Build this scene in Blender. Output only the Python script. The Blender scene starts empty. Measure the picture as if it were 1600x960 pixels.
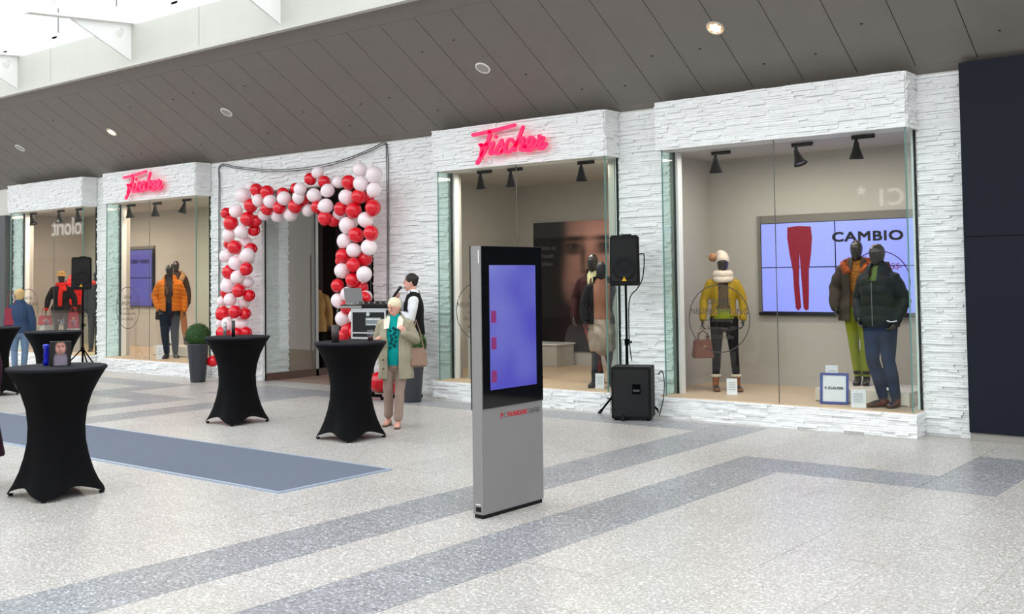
import bpy, bmesh, math, random
import numpy as np
from mathutils import Vector, Matrix, Euler
random.seed(7); np.random.seed(7)
SC = bpy.context.scene; COL = SC.collection
R = math.radians

# ------------------------------------------------------------------ camera
cam_d = bpy.data.cameras.new('camera'); cam = bpy.data.objects.new('camera', cam_d); COL.objects.link(cam)
yaw, pitch, roll = 0.674684564, 0.0420569821, -0.0127395378
F_PX, CY = 1665.73, 361.58
w_ = Vector((-math.sin(yaw)*math.cos(pitch), math.cos(yaw)*math.cos(pitch), math.sin(pitch)))
r_ = Vector((math.cos(yaw), math.sin(yaw), 0)); u_ = r_.cross(w_)
r2 = r_*math.cos(roll)+u_*math.sin(roll); u2 = -r_*math.sin(roll)+u_*math.cos(roll)
cam.matrix_world = Matrix(((r2.x,u2.x,-w_.x,0),(r2.y,u2.y,-w_.y,0),(r2.z,u2.z,-w_.z,1.8),(0,0,0,1)))
cam_d.sensor_width = 36; cam_d.lens = 36*F_PX/1600; cam_d.shift_y = -(480-CY)/1600
cam_d.clip_end = 300
SC.camera = cam

# ------------------------------------------------------------------ world, light, exposure
W = bpy.data.worlds.new('world'); SC.world = W; W.use_nodes = True
bg = W.node_tree.nodes['Background']; bg.inputs[0].default_value = (0.93, 0.97, 1.0, 1); bg.inputs[1].default_value = 1.3
SC.view_settings.view_transform = 'Standard'; SC.view_settings.look = 'None'
SC.view_settings.gamma = 1; SC.view_settings.use_curve_mapping = False
SC.view_settings.exposure = 0.92

def area(name, loc, rot, sx, sy, power, col):
    l = bpy.data.lights.new(name, 'AREA'); l.shape = 'RECTANGLE'; l.size = sx; l.size_y = sy; l.energy = power; l.color = col
    o = bpy.data.objects.new(name, l); COL.objects.link(o); o.location = loc; o.rotation_euler = rot
    return o
SHOP = {1: (-23.97,-20.8), 2: (-19.98,-16.84), 3: (-10.86,-7.78), 4: (-7.0,-3.85)}
BACKY = {1: 14.1, 2: 14.1, 3: 15.0, 4: 13.6}
for k, (a, b) in SHOP.items():
    area('window_light', ((a+b)/2, 12.35, 3.33), (0,0,0), 2.4, 0.5, {1:50,2:34,3:34,4:27}[k], (1.0, 0.80, 0.62) if k < 3 else (1.0,.91,.82))
area('shop_light', (-13.6, 16.5, 3.2), (0,0,0), 3, 3, 10, (1.0,0.55,0.3))

# ------------------------------------------------------------------ materials
def lin(c): return tuple((x/12.92 if x <= .04045 else ((x+.055)/1.055)**2.4) for x in c)
def rgb(r,g,b): return lin((r/255,g/255,b/255))
MATS = {}
def mat(name, c, rough=.6, metal=0, spec=.5, bump=0, bscale=200, var=0, vscale=30, c2=None, emit=0, coat=0, sheen=0):
    if name in MATS: return MATS[name]
    m = bpy.data.materials.new(name); m.use_nodes = True; nt = m.node_tree; b = nt.nodes['Principled BSDF']
    b.inputs['Base Color'].default_value = (*c,1); b.inputs['Roughness'].default_value = rough
    b.inputs['Metallic'].default_value = metal; b.inputs['Specular IOR Level'].default_value = spec
    if coat: b.inputs['Coat Weight'].default_value = coat
    if sheen: b.inputs['Sheen Weight'].default_value = sheen
    if emit: b.inputs['Emission Color'].default_value = (*c,1); b.inputs['Emission Strength'].default_value = emit
    tc = nt.nodes.new('ShaderNodeTexCoord')
    if var or c2:
        n = nt.nodes.new('ShaderNodeTexNoise'); n.inputs['Scale'].default_value = vscale; n.inputs['Detail'].default_value = 3
        nt.links.new(tc.outputs['Object'], n.inputs['Vector'])
        rp = nt.nodes.new('ShaderNodeValToRGB'); rp.color_ramp.elements[0].position = .35; rp.color_ramp.elements[1].position = .65
        d = c2 if c2 else tuple(x*(1-var) for x in c)
        rp.color_ramp.elements[0].color = (*d,1); rp.color_ramp.elements[1].color = (*c,1)
        nt.links.new(n.outputs['Fac'], rp.inputs['Fac']); nt.links.new(rp.outputs['Color'], b.inputs['Base Color'])
    if bump:
        n2 = nt.nodes.new('ShaderNodeTexNoise'); n2.inputs['Scale'].default_value = bscale
        nt.links.new(tc.outputs['Object'], n2.inputs['Vector'])
        bp = nt.nodes.new('ShaderNodeBump'); bp.inputs['Strength'].default_value = bump; bp.inputs['Distance'].default_value = .01
        nt.links.new(n2.outputs['Fac'], bp.inputs['Height']); nt.links.new(bp.outputs['Normal'], b.inputs['Normal'])
    MATS[name] = m; return m
def granite(name, base, dark, light, sc=90, rough=.32):
    m = bpy.data.materials.new(name); m.use_nodes = True; nt = m.node_tree; b = nt.nodes['Principled BSDF']
    g = nt.nodes.new('ShaderNodeNewGeometry')
    v = nt.nodes.new('ShaderNodeTexVoronoi'); v.inputs['Scale'].default_value = sc
    nt.links.new(g.outputs['Position'], v.inputs['Vector'])
    sep = nt.nodes.new('ShaderNodeSeparateColor'); nt.links.new(v.outputs['Color'], sep.inputs[0])
    rp = nt.nodes.new('ShaderNodeValToRGB'); e = rp.color_ramp.elements
    e[0].position = 0; e[0].color = (*dark,1); e[1].position = .16; e[1].color = (*base,1)
    x = e.new(.74); x.color = (*base,1); x = e.new(.95); x.color = (*light,1)
    nt.links.new(sep.outputs[0], rp.inputs['Fac'])
    v2 = nt.nodes.new('ShaderNodeTexNoise'); v2.inputs['Scale'].default_value = sc*.55; v2.inputs['Detail'].default_value = 4
    nt.links.new(g.outputs['Position'], v2.inputs['Vector'])
    r2_ = nt.nodes.new('ShaderNodeValToRGB'); r2_.color_ramp.elements[0].position = .38; r2_.color_ramp.elements[0].color = (.74,.73,.73,1)
    r2_.color_ramp.elements[1].position = .58; r2_.color_ramp.elements[1].color = (1,1,1,1)
    nt.links.new(v2.outputs['Fac'], r2_.inputs['Fac'])
    n3 = nt.nodes.new('ShaderNodeTexNoise'); n3.inputs['Scale'].default_value = .8; n3.inputs['Detail'].default_value = 2
    nt.links.new(g.outputs['Position'], n3.inputs['Vector'])
    r3 = nt.nodes.new('ShaderNodeValToRGB'); r3.color_ramp.elements[0].position = .3; r3.color_ramp.elements[0].color = (.9,.885,.87,1)
    r3.color_ramp.elements[1].position = .7; r3.color_ramp.elements[1].color = (1,1,1,1)
    nt.links.new(n3.outputs['Fac'], r3.inputs['Fac'])
    mx = nt.nodes.new('ShaderNodeMix'); mx.data_type = 'RGBA'; mx.blend_type = 'MULTIPLY'; mx.inputs[0].default_value = 1
    nt.links.new(rp.outputs['Color'], mx.inputs[6]); nt.links.new(r2_.outputs['Color'], mx.inputs[7])
    mz = nt.nodes.new('ShaderNodeMix'); mz.data_type = 'RGBA'; mz.blend_type = 'MULTIPLY'; mz.inputs[0].default_value = 1
    nt.links.new(mx.outputs[2], mz.inputs[6]); nt.links.new(r3.outputs['Color'], mz.inputs[7])
    oi = nt.nodes.new('ShaderNodeObjectInfo'); mr = nt.nodes.new('ShaderNodeMapRange')
    mr.inputs[3].default_value = .95; mr.inputs[4].default_value = 1.03; nt.links.new(oi.outputs['Random'], mr.inputs[0])
    hs = nt.nodes.new('ShaderNodeHueSaturation'); nt.links.new(mr.outputs[0], hs.inputs['Value']); nt.links.new(mz.outputs[2], hs.inputs['Color'])
    nt.links.new(hs.outputs['Color'], b.inputs['Base Color']); b.inputs['Roughness'].default_value = rough
    b.inputs['Specular IOR Level'].default_value = .4
    return m
def glass(name, tint, refl=1.0):
    m = bpy.data.materials.new(name); m.use_nodes = True; nt = m.node_tree; nt.nodes.clear()
    o = nt.nodes.new('ShaderNodeOutputMaterial'); t = nt.nodes.new('ShaderNodeBsdfTransparent'); t.inputs[0].default_value = (*tint,1)
    g = nt.nodes.new('ShaderNodeBsdfGlossy'); g.inputs['Roughness'].default_value = .02; g.inputs['Color'].default_value = (refl,refl,refl,1)
    f = nt.nodes.new('ShaderNodeFresnel'); f.inputs['IOR'].default_value = 1.45
    gm = nt.nodes.new('ShaderNodeNewGeometry'); iv = nt.nodes.new('ShaderNodeMath'); iv.operation = 'SUBTRACT'; iv.inputs[0].default_value = 1
    mu = nt.nodes.new('ShaderNodeMath'); mu.operation = 'MULTIPLY'; nt.links.new(gm.outputs['Backfacing'], iv.inputs[1]); nt.links.new(f.outputs[0], mu.inputs[0]); nt.links.new(iv.outputs[0], mu.inputs[1])
    x = nt.nodes.new('ShaderNodeMixShader')
    nt.links.new(mu.outputs[0], x.inputs[0]); nt.links.new(t.outputs[0], x.inputs[1]); nt.links.new(g.outputs[0], x.inputs[2]); nt.links.new(x.outputs[0], o.inputs[0])
    return m
M_STONE = mat('white_split_stone', rgb(250,251,251), .85, bump=.5, bscale=90, var=.06, vscale=9)
M_WALL = mat('render_white', rgb(222,220,214), .8)
M_INNER = mat('display_wall', rgb(190,185,177), .8, var=.03, vscale=2)
M_DFLOOR = mat('display_floor', rgb(206,180,150), .5)
M_SOFF = mat('soffit_panel', rgb(124,118,113), .55, var=.05, vscale=3)
M_JOINT = mat('dark_joint', rgb(40,38,36), .9)
M_FASC = mat('fascia_panel', rgb(196,196,188), .5, var=.03, vscale=2)
M_WMETAL = mat('white_metal', rgb(240,240,238), .4)
M_PALE = granite('pale_granite', rgb(192,189,184), rgb(160,156,155), rgb(238,235,232))
M_DARKG = granite('dark_granite', rgb(150,152,156), rgb(108,110,114), rgb(205,207,210), 80)
M_GROUT = mat('grout', rgb(168,162,154), .9)
M_GLASS = glass('shop_glass', (.93,.95,.94))
M_GREEN = glass('green_edge_glass', (.90,.975,.945))
M_CARPET = mat('blue_grey_carpet', rgb(110,119,134), .95, bump=.6, bscale=700, var=.14, vscale=160)
M_TRIM = mat('carpet_edge', rgb(178,192,212), .4, metal=.3)
M_BLACK = mat('black_spandex', rgb(7,7,9), .8, spec=.12)
M_BPLAST = mat('black_plastic', rgb(14,14,16), .55, spec=.25)
M_BMETAL = mat('black_metal', rgb(5,5,6), .75, spec=.04)
M_NAVY = mat('navy_panel', rgb(20,24,36), .6, spec=.2, var=.05, vscale=3)
M_STEEL = mat('brushed_steel', rgb(165,163,160), .42, metal=.6)
M_PINK = mat('pink_acrylic', rgb(255,0,92), .35, emit=.22)
M_RED = mat('red_latex', rgb(226,12,36), .25, coat=.3)
M_WHT = mat('white_latex', rgb(252,236,240), .25, coat=.3)
M_SKIN = mat('skin', rgb(222,164,146), .5, var=.06, vscale=25)
M_MANQ = mat('mannequin_lacquer', rgb(42,34,31), .28, coat=.5)
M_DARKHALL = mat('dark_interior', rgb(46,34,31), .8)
M_BROWN = mat('brown_timber', rgb(92,64,52), .5, var=.15, vscale=6)
def fabric(name, c, **k):
    a = dict(rough=.85, spec=.2, bump=.3, bscale=260); a.update(k); return mat(name, c, **a)

# ------------------------------------------------------------------ object helpers
def link(name, me, m=None, parent=None, loc=None):
    o = bpy.data.objects.new(name, me); COL.objects.link(o)
    if m is not None and not me.materials: me.materials.append(m)
    if parent is not None: o.parent = parent
    if loc is not None: o.location = loc
    return o
def thing(name, label, cat, loc=(0,0,0), rz=0, group=None, kind=None):
    o = bpy.data.objects.new(name, None); COL.objects.link(o); o.location = loc; o.rotation_euler = (0,0,rz)
    o.empty_display_size = .1
    if label: o['label'] = label
    if cat: o['category'] = cat
    if group: o['group'] = group
    if kind: o['kind'] = kind
    return o
def tag(o, label, cat, group=None):
    o['label'] = label; o['category'] = cat
    if group: o['group'] = group
    return o
def struct(name): return thing(name, None, None, kind='structure')
def copy_tree(o, parent=None):
    c = o.copy(); COL.objects.link(c)
    if parent is not None: c.parent = parent
    for ch in list(o.children): copy_tree(ch, c)
    return c
def bm_box(bm, x0,x1,y0,y1,z0,z1, mtx=None):
    v = [bm.verts.new((x,y,z)) for x in (x0,x1) for y in (y0,y1) for z in (z0,z1)]
    for f in ((0,1,3,2),(4,6,7,5),(0,4,5,1),(2,3,7,6),(0,2,6,4),(1,5,7,3)): bm.faces.new([v[i] for i in f])
    if mtx is not None:
        for q in v: q.co = mtx @ q.co
    return v
def fin(bm, name, m, parent=None, smooth=False, loc=None, bevel=0):
    bmesh.ops.recalc_face_normals(bm, faces=bm.faces)
    if bevel: bmesh.ops.bevel(bm, geom=list(bm.edges), offset=bevel, segments=2, affect='EDGES')
    me = bpy.data.meshes.new(name); bm.to_mesh(me); bm.free()
    if smooth:
        for p in me.polygons: p.use_smooth = True
    return link(name, me, m, parent, loc)
def box(name, x0,x1,y0,y1,z0,z1, m, parent=None, bevel=0):
    bm = bmesh.new(); bm_box(bm, x0,x1,y0,y1,z0,z1); return fin(bm, name, m, parent, bevel=bevel)
def bm_cyl(bm, p0, p1, r0, r1=None, n=16, cap=True):
    if r1 is None: r1 = r0
    p0, p1 = Vector(p0), Vector(p1); t = (p1-p0).normalized()
    s = t.orthogonal().normalized(); u = t.cross(s)
    A = [[bm.verts.new(p + s*r*math.cos(2*math.pi*i/n) + u*r*math.sin(2*math.pi*i/n)) for i in range(n)] for p, r in ((p0,r0),(p1,r1))]
    for i in range(n): bm.faces.new((A[0][i],A[0][(i+1)%n],A[1][(i+1)%n],A[1][i]))
    if cap: bm.faces.new(A[0][::-1]); bm.faces.new(A[1])
def cyl(name, p0, p1, r0, m, parent=None, r1=None, n=16):
    bm = bmesh.new(); bm_cyl(bm, p0, p1, r0, r1, n); return fin(bm, name, m, parent, smooth=False)
def lathe(name, prof, m, parent=None, n=24, loc=None):
    bm = bmesh.new(); rings = []
    for r, z in prof: rings.append([bm.verts.new((r*math.cos(2*math.pi*i/n), r*math.sin(2*math.pi*i/n), z)) for i in range(n)])
    for a, b in zip(rings, rings[1:]):
        for i in range(n): bm.faces.new((a[i],a[(i+1)%n],b[(i+1)%n],b[i]))
    bm.faces.new(rings[0][::-1]); bm.faces.new(rings[-1])
    return fin(bm, name, m, parent, smooth=True, loc=loc)
def tube(bm, pts, n=14, ref=None, cap=True, ck=1.0):
    """closed tube through pts = (x,y,z,rx,ry); rings have rounded end caps"""
    P = [Vector(p[:3]) for p in pts]; ra = [p[3] for p in pts]; rb = [(p[4] if len(p) > 4 else p[3]) for p in pts]
    d = (P[-1]-P[0]).normalized() if (P[-1]-P[0]).length > 1e-6 else Vector((0,0,1))
    if ref is None: ref = Vector((1,0,0)) if abs(d.x) < .75 else Vector((0,1,0))
    T = []
    for i in range(len(P)):
        a = P[max(0,i-1)]; b = P[min(len(P)-1,i+1)]; T.append((b-a).normalized())
    seq = []
    if cap:
        e = min(ra[0], rb[0])
        for k in (80,55,28): seq.append((P[0]-T[0]*e*ck*math.sin(R(k)), T[0], ra[0]*math.cos(R(k)), rb[0]*math.cos(R(k))))
    for i in range(len(P)): seq.append((P[i], T[i], ra[i], rb[i]))
    if cap:
        e = min(ra[-1], rb[-1])
        for k in (28,55,80): seq.append((P[-1]+T[-1]*e*ck*math.sin(R(k)), T[-1], ra[-1]*math.cos(R(k)), rb[-1]*math.cos(R(k))))
    rings = []
    for c, t, a, b in seq:
        s = (ref - t*ref.dot(t)).normalized(); u = t.cross(s)
        rings.append([bm.verts.new(c + s*a*math.cos(2*math.pi*i/n) + u*b*math.sin(2*math.pi*i/n)) for i in range(n)])
    for a, b in zip(rings, rings[1:]):
        for i in range(n): bm.faces.new((a[i],a[(i+1)%n],b[(i+1)%n],b[i]))
    bm.faces.new(rings[0][::-1]); bm.faces.new(rings[-1])
def tubes(name, chains, m, parent=None, n=10):
    bm = bmesh.new()
    for c in chains: tube(bm, c, n)
    return fin(bm, name, m, parent, smooth=True)
TMP = bpy.data.collections.new('tmp'); COL.children.link(TMP)
def blob(name, chains, m, parent=None, vox=.012, smooth=3, disp=None, cut=None, n=14, loc=None):
    """union of tubes voxel-remeshed into one continuous surface"""
    bm = bmesh.new()
    for c in chains:
        ref = None; ck = 1.0
        if isinstance(c, tuple):
            if len(c) == 3: ck = c[2]
            c, ref = c[0], c[1]
        tube(bm, c, n, ref, ck=ck)
    bmesh.ops.recalc_face_normals(bm, faces=bm.faces)
    me = bpy.data.meshes.new('t'); bm.to_mesh(me); bm.free()
    o = bpy.data.objects.new('t', me); TMP.objects.link(o)
    md = o.modifiers.new('r','REMESH'); md.mode = 'VOXEL'; md.voxel_size = vox; md.use_smooth_shade = True
    if smooth:
        ms = o.modifiers.new('s','SMOOTH'); ms.factor = .5; ms.iterations = smooth
    dg = bpy.context.evaluated_depsgraph_get(); dg.update()
    res = bpy.data.meshes.new_from_object(o.evaluated_get(dg))
    bpy.data.objects.remove(o); bpy.data.meshes.remove(me)
    N = len(res.vertices)
    if disp is not None:
        co = np.empty(N*3); res.vertices.foreach_get('co', co); co = co.reshape(-1,3)
        no = np.empty(N*3); res.vertex_normals.foreach_get('vector', no); no = no.reshape(-1,3)
        co = disp(co, no); res.vertices.foreach_set('co', co.reshape(-1)); res.update()
    if cut is not None:
        b2 = bmesh.new(); b2.from_mesh(res)
        dead = [f for f in b2.faces if cut(f.calc_center_median())]
        bmesh.ops.delete(b2, geom=dead, context='FACES'); b2.to_mesh(res); b2.free()
    for p in res.polygons: p.use_smooth = True
    res.name = name
    return link(name, res, m, parent, loc)
def text(name, body, size, mtx, m, parent=None, ext=.0015, off=0, shear=0, space=1, align='LEFT', sx=1, fat=0):
    cu = bpy.data.curves.new('txt','FONT'); cu.body = body; cu.size = size; cu.extrude = ext; cu.offset = off; cu.shear = shear
    cu.space_character = space; cu.align_x = align; cu.resolution_u = 3
    o = bpy.data.objects.new('txt', cu); TMP.objects.link(o)
    dg = bpy.context.evaluated_depsgraph_get(); dg.update()
    me = bpy.data.meshes.new_from_object(o.evaluated_get(dg)); bpy.data.objects.remove(o)
    if fat:
        b2 = bmesh.new()
        for i_, (dx_, dy_) in enumerate(((-1,-1),(1,-1),(-1,1),(1,1),(0,0),(1,0),(-1,0),(0,1),(0,-1))):
            m2 = me.copy(); m2.transform(Matrix.Translation((dx_*fat/sx, dy_*fat, i_*.00008))); b2.from_mesh(m2); bpy.data.meshes.remove(m2)
        b2.to_mesh(me); b2.free()
    me.materials.clear(); me.transform(mtx @ Matrix.Diagonal((sx,1,1,1))); me.name = name
    return link(name, me, m, parent)
def TM(loc, rx=90, rz=0): return Matrix.Translation(loc) @ Euler((R(rx),0,R(rz))).to_matrix().to_4x4()
# ================================================================== STRUCTURE
# ---- floor
floor = struct('floor')
box('floor_base', -64, 14, -9, 18, -.2, -.012, M_GROUT, floor)
TW = .62
right_x = [-6.08 + TW*k for k in range(0, 14)]
mid_x = [-12.70 + (6.62/11)*k for k in range(0, 11)]
left_x = [-12.70 - TW*k for k in range(30, 0, -1)]
XS = left_x + mid_x + right_x
YS = [1.62+TW*k for k in range(0,17)]                # 1.62 .. 11.54
YS = [y for y in YS] + [12.2]
def dark(x, y):
    def inn(v, a, b): return a-.02 < v < b+.02
    mir = -18.78 - x
    for q in (x, mir):
        if inn(q, -6.08, -5.46) and y < 11.5 and (q == x and x > -9.4 or q == mir and x < -9.4): return True
        if inn(q, -4.84, -4.22) and y < 9.65: return True
        if inn(q, -4.84, -2.36) and inn(y, 9.06, 9.68): return True
        if inn(q, -2.98, -2.36) and inn(y, 9.06, 11.2): return True
        if inn(q, -2.4, 1) and inn(y, 10.3, 10.92): return True
    if inn(x, -12.7, -5.46) and inn(y, 10.92, 11.54): return True
    if inn(x, -14.5, -13.3) and inn(y, 10.3, 11.54): return True
    return False
def visible(x, y, z=0):
    d = Vector((x,y,z)) - Vector((0,0,1.8)); k = d.dot(w_)
    if k <= .1: return None
    px = 800 + F_PX*d.dot(r2)/k; py = CY - F_PX*d.dot(u2)/k
    return px, py, k
cells = []
used = set()
for i in range(len(XS)-1):
    j = 0
    while j < len(YS)-1:
        x0, x1 = XS[i], XS[i+1]; y0 = YS[j]; y1 = YS[j+1]
        dk = dark((x0+x1)/2, (y0+y1)/2)
        step = 1
        if not dk and j+2 < len(YS) and (j+i) % 2 == 0 and not dark((x0+x1)/2, (YS[j+1]+YS[j+2])/2):
            y1 = YS[j+2]; step = 2
        vis = [visible(a,b) for a in (x0,x1) for b in (y0,y1)]
        seen = any(v and -10 < v[0] < 1610 and v[1] < 970 for v in vis)
        dist = math.hypot((x0+x1)/2, (y0+y1)/2)
        cells.append((0 if seen else 1, dist, x0,x1,y0,y1,dk)); j += step
cells.sort()
stuff = {True: bmesh.new(), False: bmesh.new()}
for n, (sn, dist, x0,x1,y0,y1,dk) in enumerate(cells):
    g = .0012 if y0 != YS[8] else .0012
    ga = .004 if abs(y0-6.58) < .02 else .0012
    if sn == 0 and n < 296:
        bm = bmesh.new(); zt = random.uniform(-.0006, .0006)
        bm_box(bm, x0+g, x1-g, y0+ga, y1-g, -.012, zt)
        fin(bm, 'floor_tile', M_DARKG if dk else M_PALE, floor)
    else:
        bm_box(stuff[dk], x0+g, x1-g, y0+g, y1-g, -.012, 0)
for dk in (True, False):
    o = fin(stuff[dk], 'floor_tiling', M_DARKG if dk else M_PALE, floor); o['kind'] = 'stuff'
box('floor_apron', -64, XS[0], -9, 12.2, -.012, 0, M_PALE, floor)
box('floor_apron', XS[0], 14, -9, YS[0]-.002, -.012, 0, M_PALE, floor)
box('floor_apron', XS[-1], 14, YS[0], 12.2, -.012, 0, M_PALE, floor)
box('floor_apron', -19.6, -12.0, 14.3, 18, -.012, 0, mat('shop_floor', rgb(165,140,125), .4, var=.2, vscale=3), floor); box('floor_apron', -16.3, -12.0, 12.2, 14.3, -.012, 0, mat('shop_floor', rgb(165,140,125), .4, var=.2, vscale=3), floor)

# ---- stone cladding: rows of split-face strips as real blocks
def cladding(parent, O, U, N, L, z0, z1, ends=0):
    """rectangle from O along unit U, outward normal N, length L, z0..z1"""
    bm = bmesh.new(); O = Vector(O); U = Vector(U); N = Vector(N); z = z0
    rows = max(1, round((z1-z0)/.027)); hs = [(z1-z0)/rows]*rows
    for h in hs:
        s = -random.uniform(0, .25)
        while s < L:
            ln = random.choice((.08,.12,.18,.25,.36))*random.uniform(.8,1.2)
            a, b = max(0, s), min(L, s+ln); s += ln
            if b-a < .01: continue
            p = .005 + random.random()**1.6*.030; t = random.uniform(-.005,.005); q = random.uniform(-.004,.004)
            pts = []
            for uu, zz, pp in ((a+.0008,z+.0008,p+t+q),(b-.0008,z+.0008,p-t+q),(b-.0008,z+h-.0012,p-t-q),(a+.0008,z+h-.0012,p+t-q)):
                base = O + U*uu; pts.append((base + Vector((0,0,zz)), base + N*max(.003,pp) + Vector((0,0,zz))))
            vb = [bm.verts.new(x[0]) for x in pts]; vf = [bm.verts.new(x[1]) for x in pts]
            bm.faces.new(vf)
            for i in range(4): bm.faces.new((vb[i], vb[(i+1)%4], vf[(i+1)%4], vf[i]))
        z += h
    o = fin(bm, 'stone_cladding', M_STONE, parent); o['kind'] = 'stuff'
    return o
FY, WY = 11.7, 12.05
HB, HT, PT = 3.37, 3.985, .27
wall = struct('wall_back')
def wall_piece(x0, x1, z0, z1):
    box('wall_section', x0, x1, WY, WY+.2, z0, z1, M_WALL, wall)
    cladding(wall, (x0, WY, 0), (1,0,0), (0,-1,0), x1-x0, z0, z1)
wall_piece(-16.84, -15.33, 0, 3.96); wall_piece(-12.5, -10.86, 0, 3.96); wall_piece(-15.33, -12.5, 3.37, 3.96)
wall_piece(-7.78, -7.0, 0, 3.96); wall_piece(-3.85, -3.335, 0, 3.96); wall_piece(-20.8, -19.98, 0, 3.96); wall_piece(-24.4, -23.97, 0, 3.96)
box('upper_wall', -64, 14, 12.06, 12.3, 3.96, 6.2, M_WALL, wall)
box('wall_section', -64, -24.41, WY, WY+.2, 3.3, 3.98, M_WALL, wall)
for k,(a,b) in SHOP.items():     # lintel behind every header
    box('lintel', a, b, WY, WY+.15, 3.42, 3.97, M_WALL, wall)

# ---- display windows
for k,(a,b) in SHOP.items():
    wn = struct('window_%d' % k); by = BACKY[k]
    box('header_core', a+.001, b-.001, FY, WY-.001, HB, HT, M_WALL, wn)
    cladding(wn, (a, FY, 0), (1,0,0), (0,-1,0), b-a, HB, HT)
    cladding(wn, (b, FY, 0), (0,1,0), (1,0,0), WY-FY-.03, HB, HT)
    cladding(wn, (a, WY, 0), (0,-1,0), (-1,0,0), WY-FY-.03, HB, HT)
    box('plinth_core', a+.001, b-.001, FY, WY-.001, 0, PT-.02, M_WALL, wn)
    cladding(wn, (a-.02, FY, 0), (1,0,0), (0,-1,0), b-a+.05, 0, PT-.01)
    cladding(wn, (b, FY, 0), (0,1,0), (1,0,0), WY-FY-.03, 0, PT-.01)
    cladding(wn, (a, WY, 0), (0,-1,0), (-1,0,0), WY-FY-.03, 0, PT-.01)
    # glass box: front in two panes with an open seam, two returns
    xm = {1: -22.0, 2: -18.39, 3: -9.3, 4: -5.415}[k]; G0 = FY+.03
    ga, gb = a+.06, b-.02
    box('glass_pane', ga, xm-.004, G0, G0+.012, PT-.01, HB, M_GLASS, wn)
    box('glass_pane', xm+.004, gb, G0, G0+.012, PT-.01, HB, M_GLASS, wn)
    box('glass_seam', xm-.004, xm+.004, G0+.002, G0+.010, PT-.01, HB, mat('grey_seal', rgb(88,90,88), .6), wn)
    box('side_glass_pane', ga, ga+.012, G0+.014, WY-.03, PT-.01, HB, M_GREEN, wn)
    box('side_glass_pane', gb-.012, gb, G0+.014, WY-.03, PT-.01, HB, M_GREEN, wn)
    for x in (ga, gb-.012):
        box('glass_edge', x, x+.012, G0-.002, G0+.014, PT-.01, HB, mat('green_glass_edge', rgb(96,140,132), .2), wn)
        box('seal', x-.004, x+.016, WY-.03, WY, PT, HB, mat('black_seal', rgb(22,26,26), .5), wn)
    box('white_frame', ga-.01, ga+.05, WY, WY+.1, PT, HB, M_WMETAL, wn); box('white_frame', gb-.05, gb+.015, WY, WY+.1, PT, HB, M_WMETAL, wn)
    # display room
    box('display_deck', a, b, FY+.0, WY+.001, PT-.02, PT, M_DFLOOR, wn)
    box('display_deck', a+.005, b-.005, WY+.001, WY+.21, PT-.02, PT, M_DFLOOR, wn); box('display_deck', (a-.42 if k == 2 else a-1.0), b+.4, WY+.21, by, PT-.02, PT, M_DFLOOR, wn)
    ra = a-.42 if k == 2 else a-1.0
    box('rear_panel', ra, b+.4, by, by+.1, 0, 3.42, M_INNER, wn)
    box('jamb', a-.1, a+.05, WY+.105, WY+.22, PT, 3.40, M_INNER, wn)
    if k != 2: box('side_panel', a-1.1, a-1.0, WY+.21, by, 0, 3.42, M_INNER, wn)
    if k != 1: box('side_panel', b+.4, b+.5, WY+.21, by, 0, 3.42, M_INNER, wn)
    box('display_ceiling', (a-.42 if k == 2 else a-1.0), b+.4, WY+.21, by, 3.40, 3.46, M_INNER, wn); box('display_ceiling', a+.01, b-.01, FY+.05, WY+.205, 3.375, 3.42, M_INNER, wn)
# ---- entrance
d = struct('door_1')
box('jamb_wall', -15.53, -15.33, 12.26, 13.25, 0, 3.37, M_WALL, d)
cladding(d, (-15.33, 12.06, 0), (0,1,0), (1,0,0), .56, 0, 3.37)
box('side_panel', -15.33, -15.30, 12.62, 13.22, .0, 3.37, mat('taupe_panel', rgb(150,126,108), .5), d)
box('side_screen_glass', -15.27, -15.258, 12.06, 13.2, .12, 3.37, M_GLASS, d)
box('threshold_board', -15.29, -15.24, 12.06, 13.5, 0, .13, M_BROWN, d)
box('glass_edge', -15.28, -15.25, 12.05, 12.06, 0, 3.37, M_BPLAST, d)
box('frame_post', -15.30, -15.24, 13.2, 13.26, 0, 3.37, M_STEEL, d)
box('glass_door_leaf', -15.2, -14.2, 13.6, 13.612, .02, 3.3, M_GLASS, d)
for x in (-15.02, -14.75):
    hb = cyl('door_handle', (x, 13.53, .35), (x, 13.53, 2.25), .016, M_STEEL, d)
    for z in (.6, 2.0): cyl('standoff', (x,13.53,z), (x,13.6,z), .008, M_STEEL, hb)
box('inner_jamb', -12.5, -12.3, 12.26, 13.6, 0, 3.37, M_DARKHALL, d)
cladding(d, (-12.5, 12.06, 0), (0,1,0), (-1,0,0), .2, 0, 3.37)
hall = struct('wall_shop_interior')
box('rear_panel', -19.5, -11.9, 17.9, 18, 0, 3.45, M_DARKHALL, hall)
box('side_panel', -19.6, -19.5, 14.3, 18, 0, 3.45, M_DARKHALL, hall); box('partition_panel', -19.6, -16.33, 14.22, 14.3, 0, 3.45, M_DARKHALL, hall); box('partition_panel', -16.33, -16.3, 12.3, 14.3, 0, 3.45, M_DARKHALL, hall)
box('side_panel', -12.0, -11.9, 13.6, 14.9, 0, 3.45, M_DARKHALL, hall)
box('ceiling_panel', -16.29, -11.9, 12.27, 18, 3.38, 3.46, M_DARKHALL, hall); box('ceiling_panel', -19.6, -16.3, 14.31, 18, 3.38, 3.46, M_DARKHALL, hall)

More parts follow.
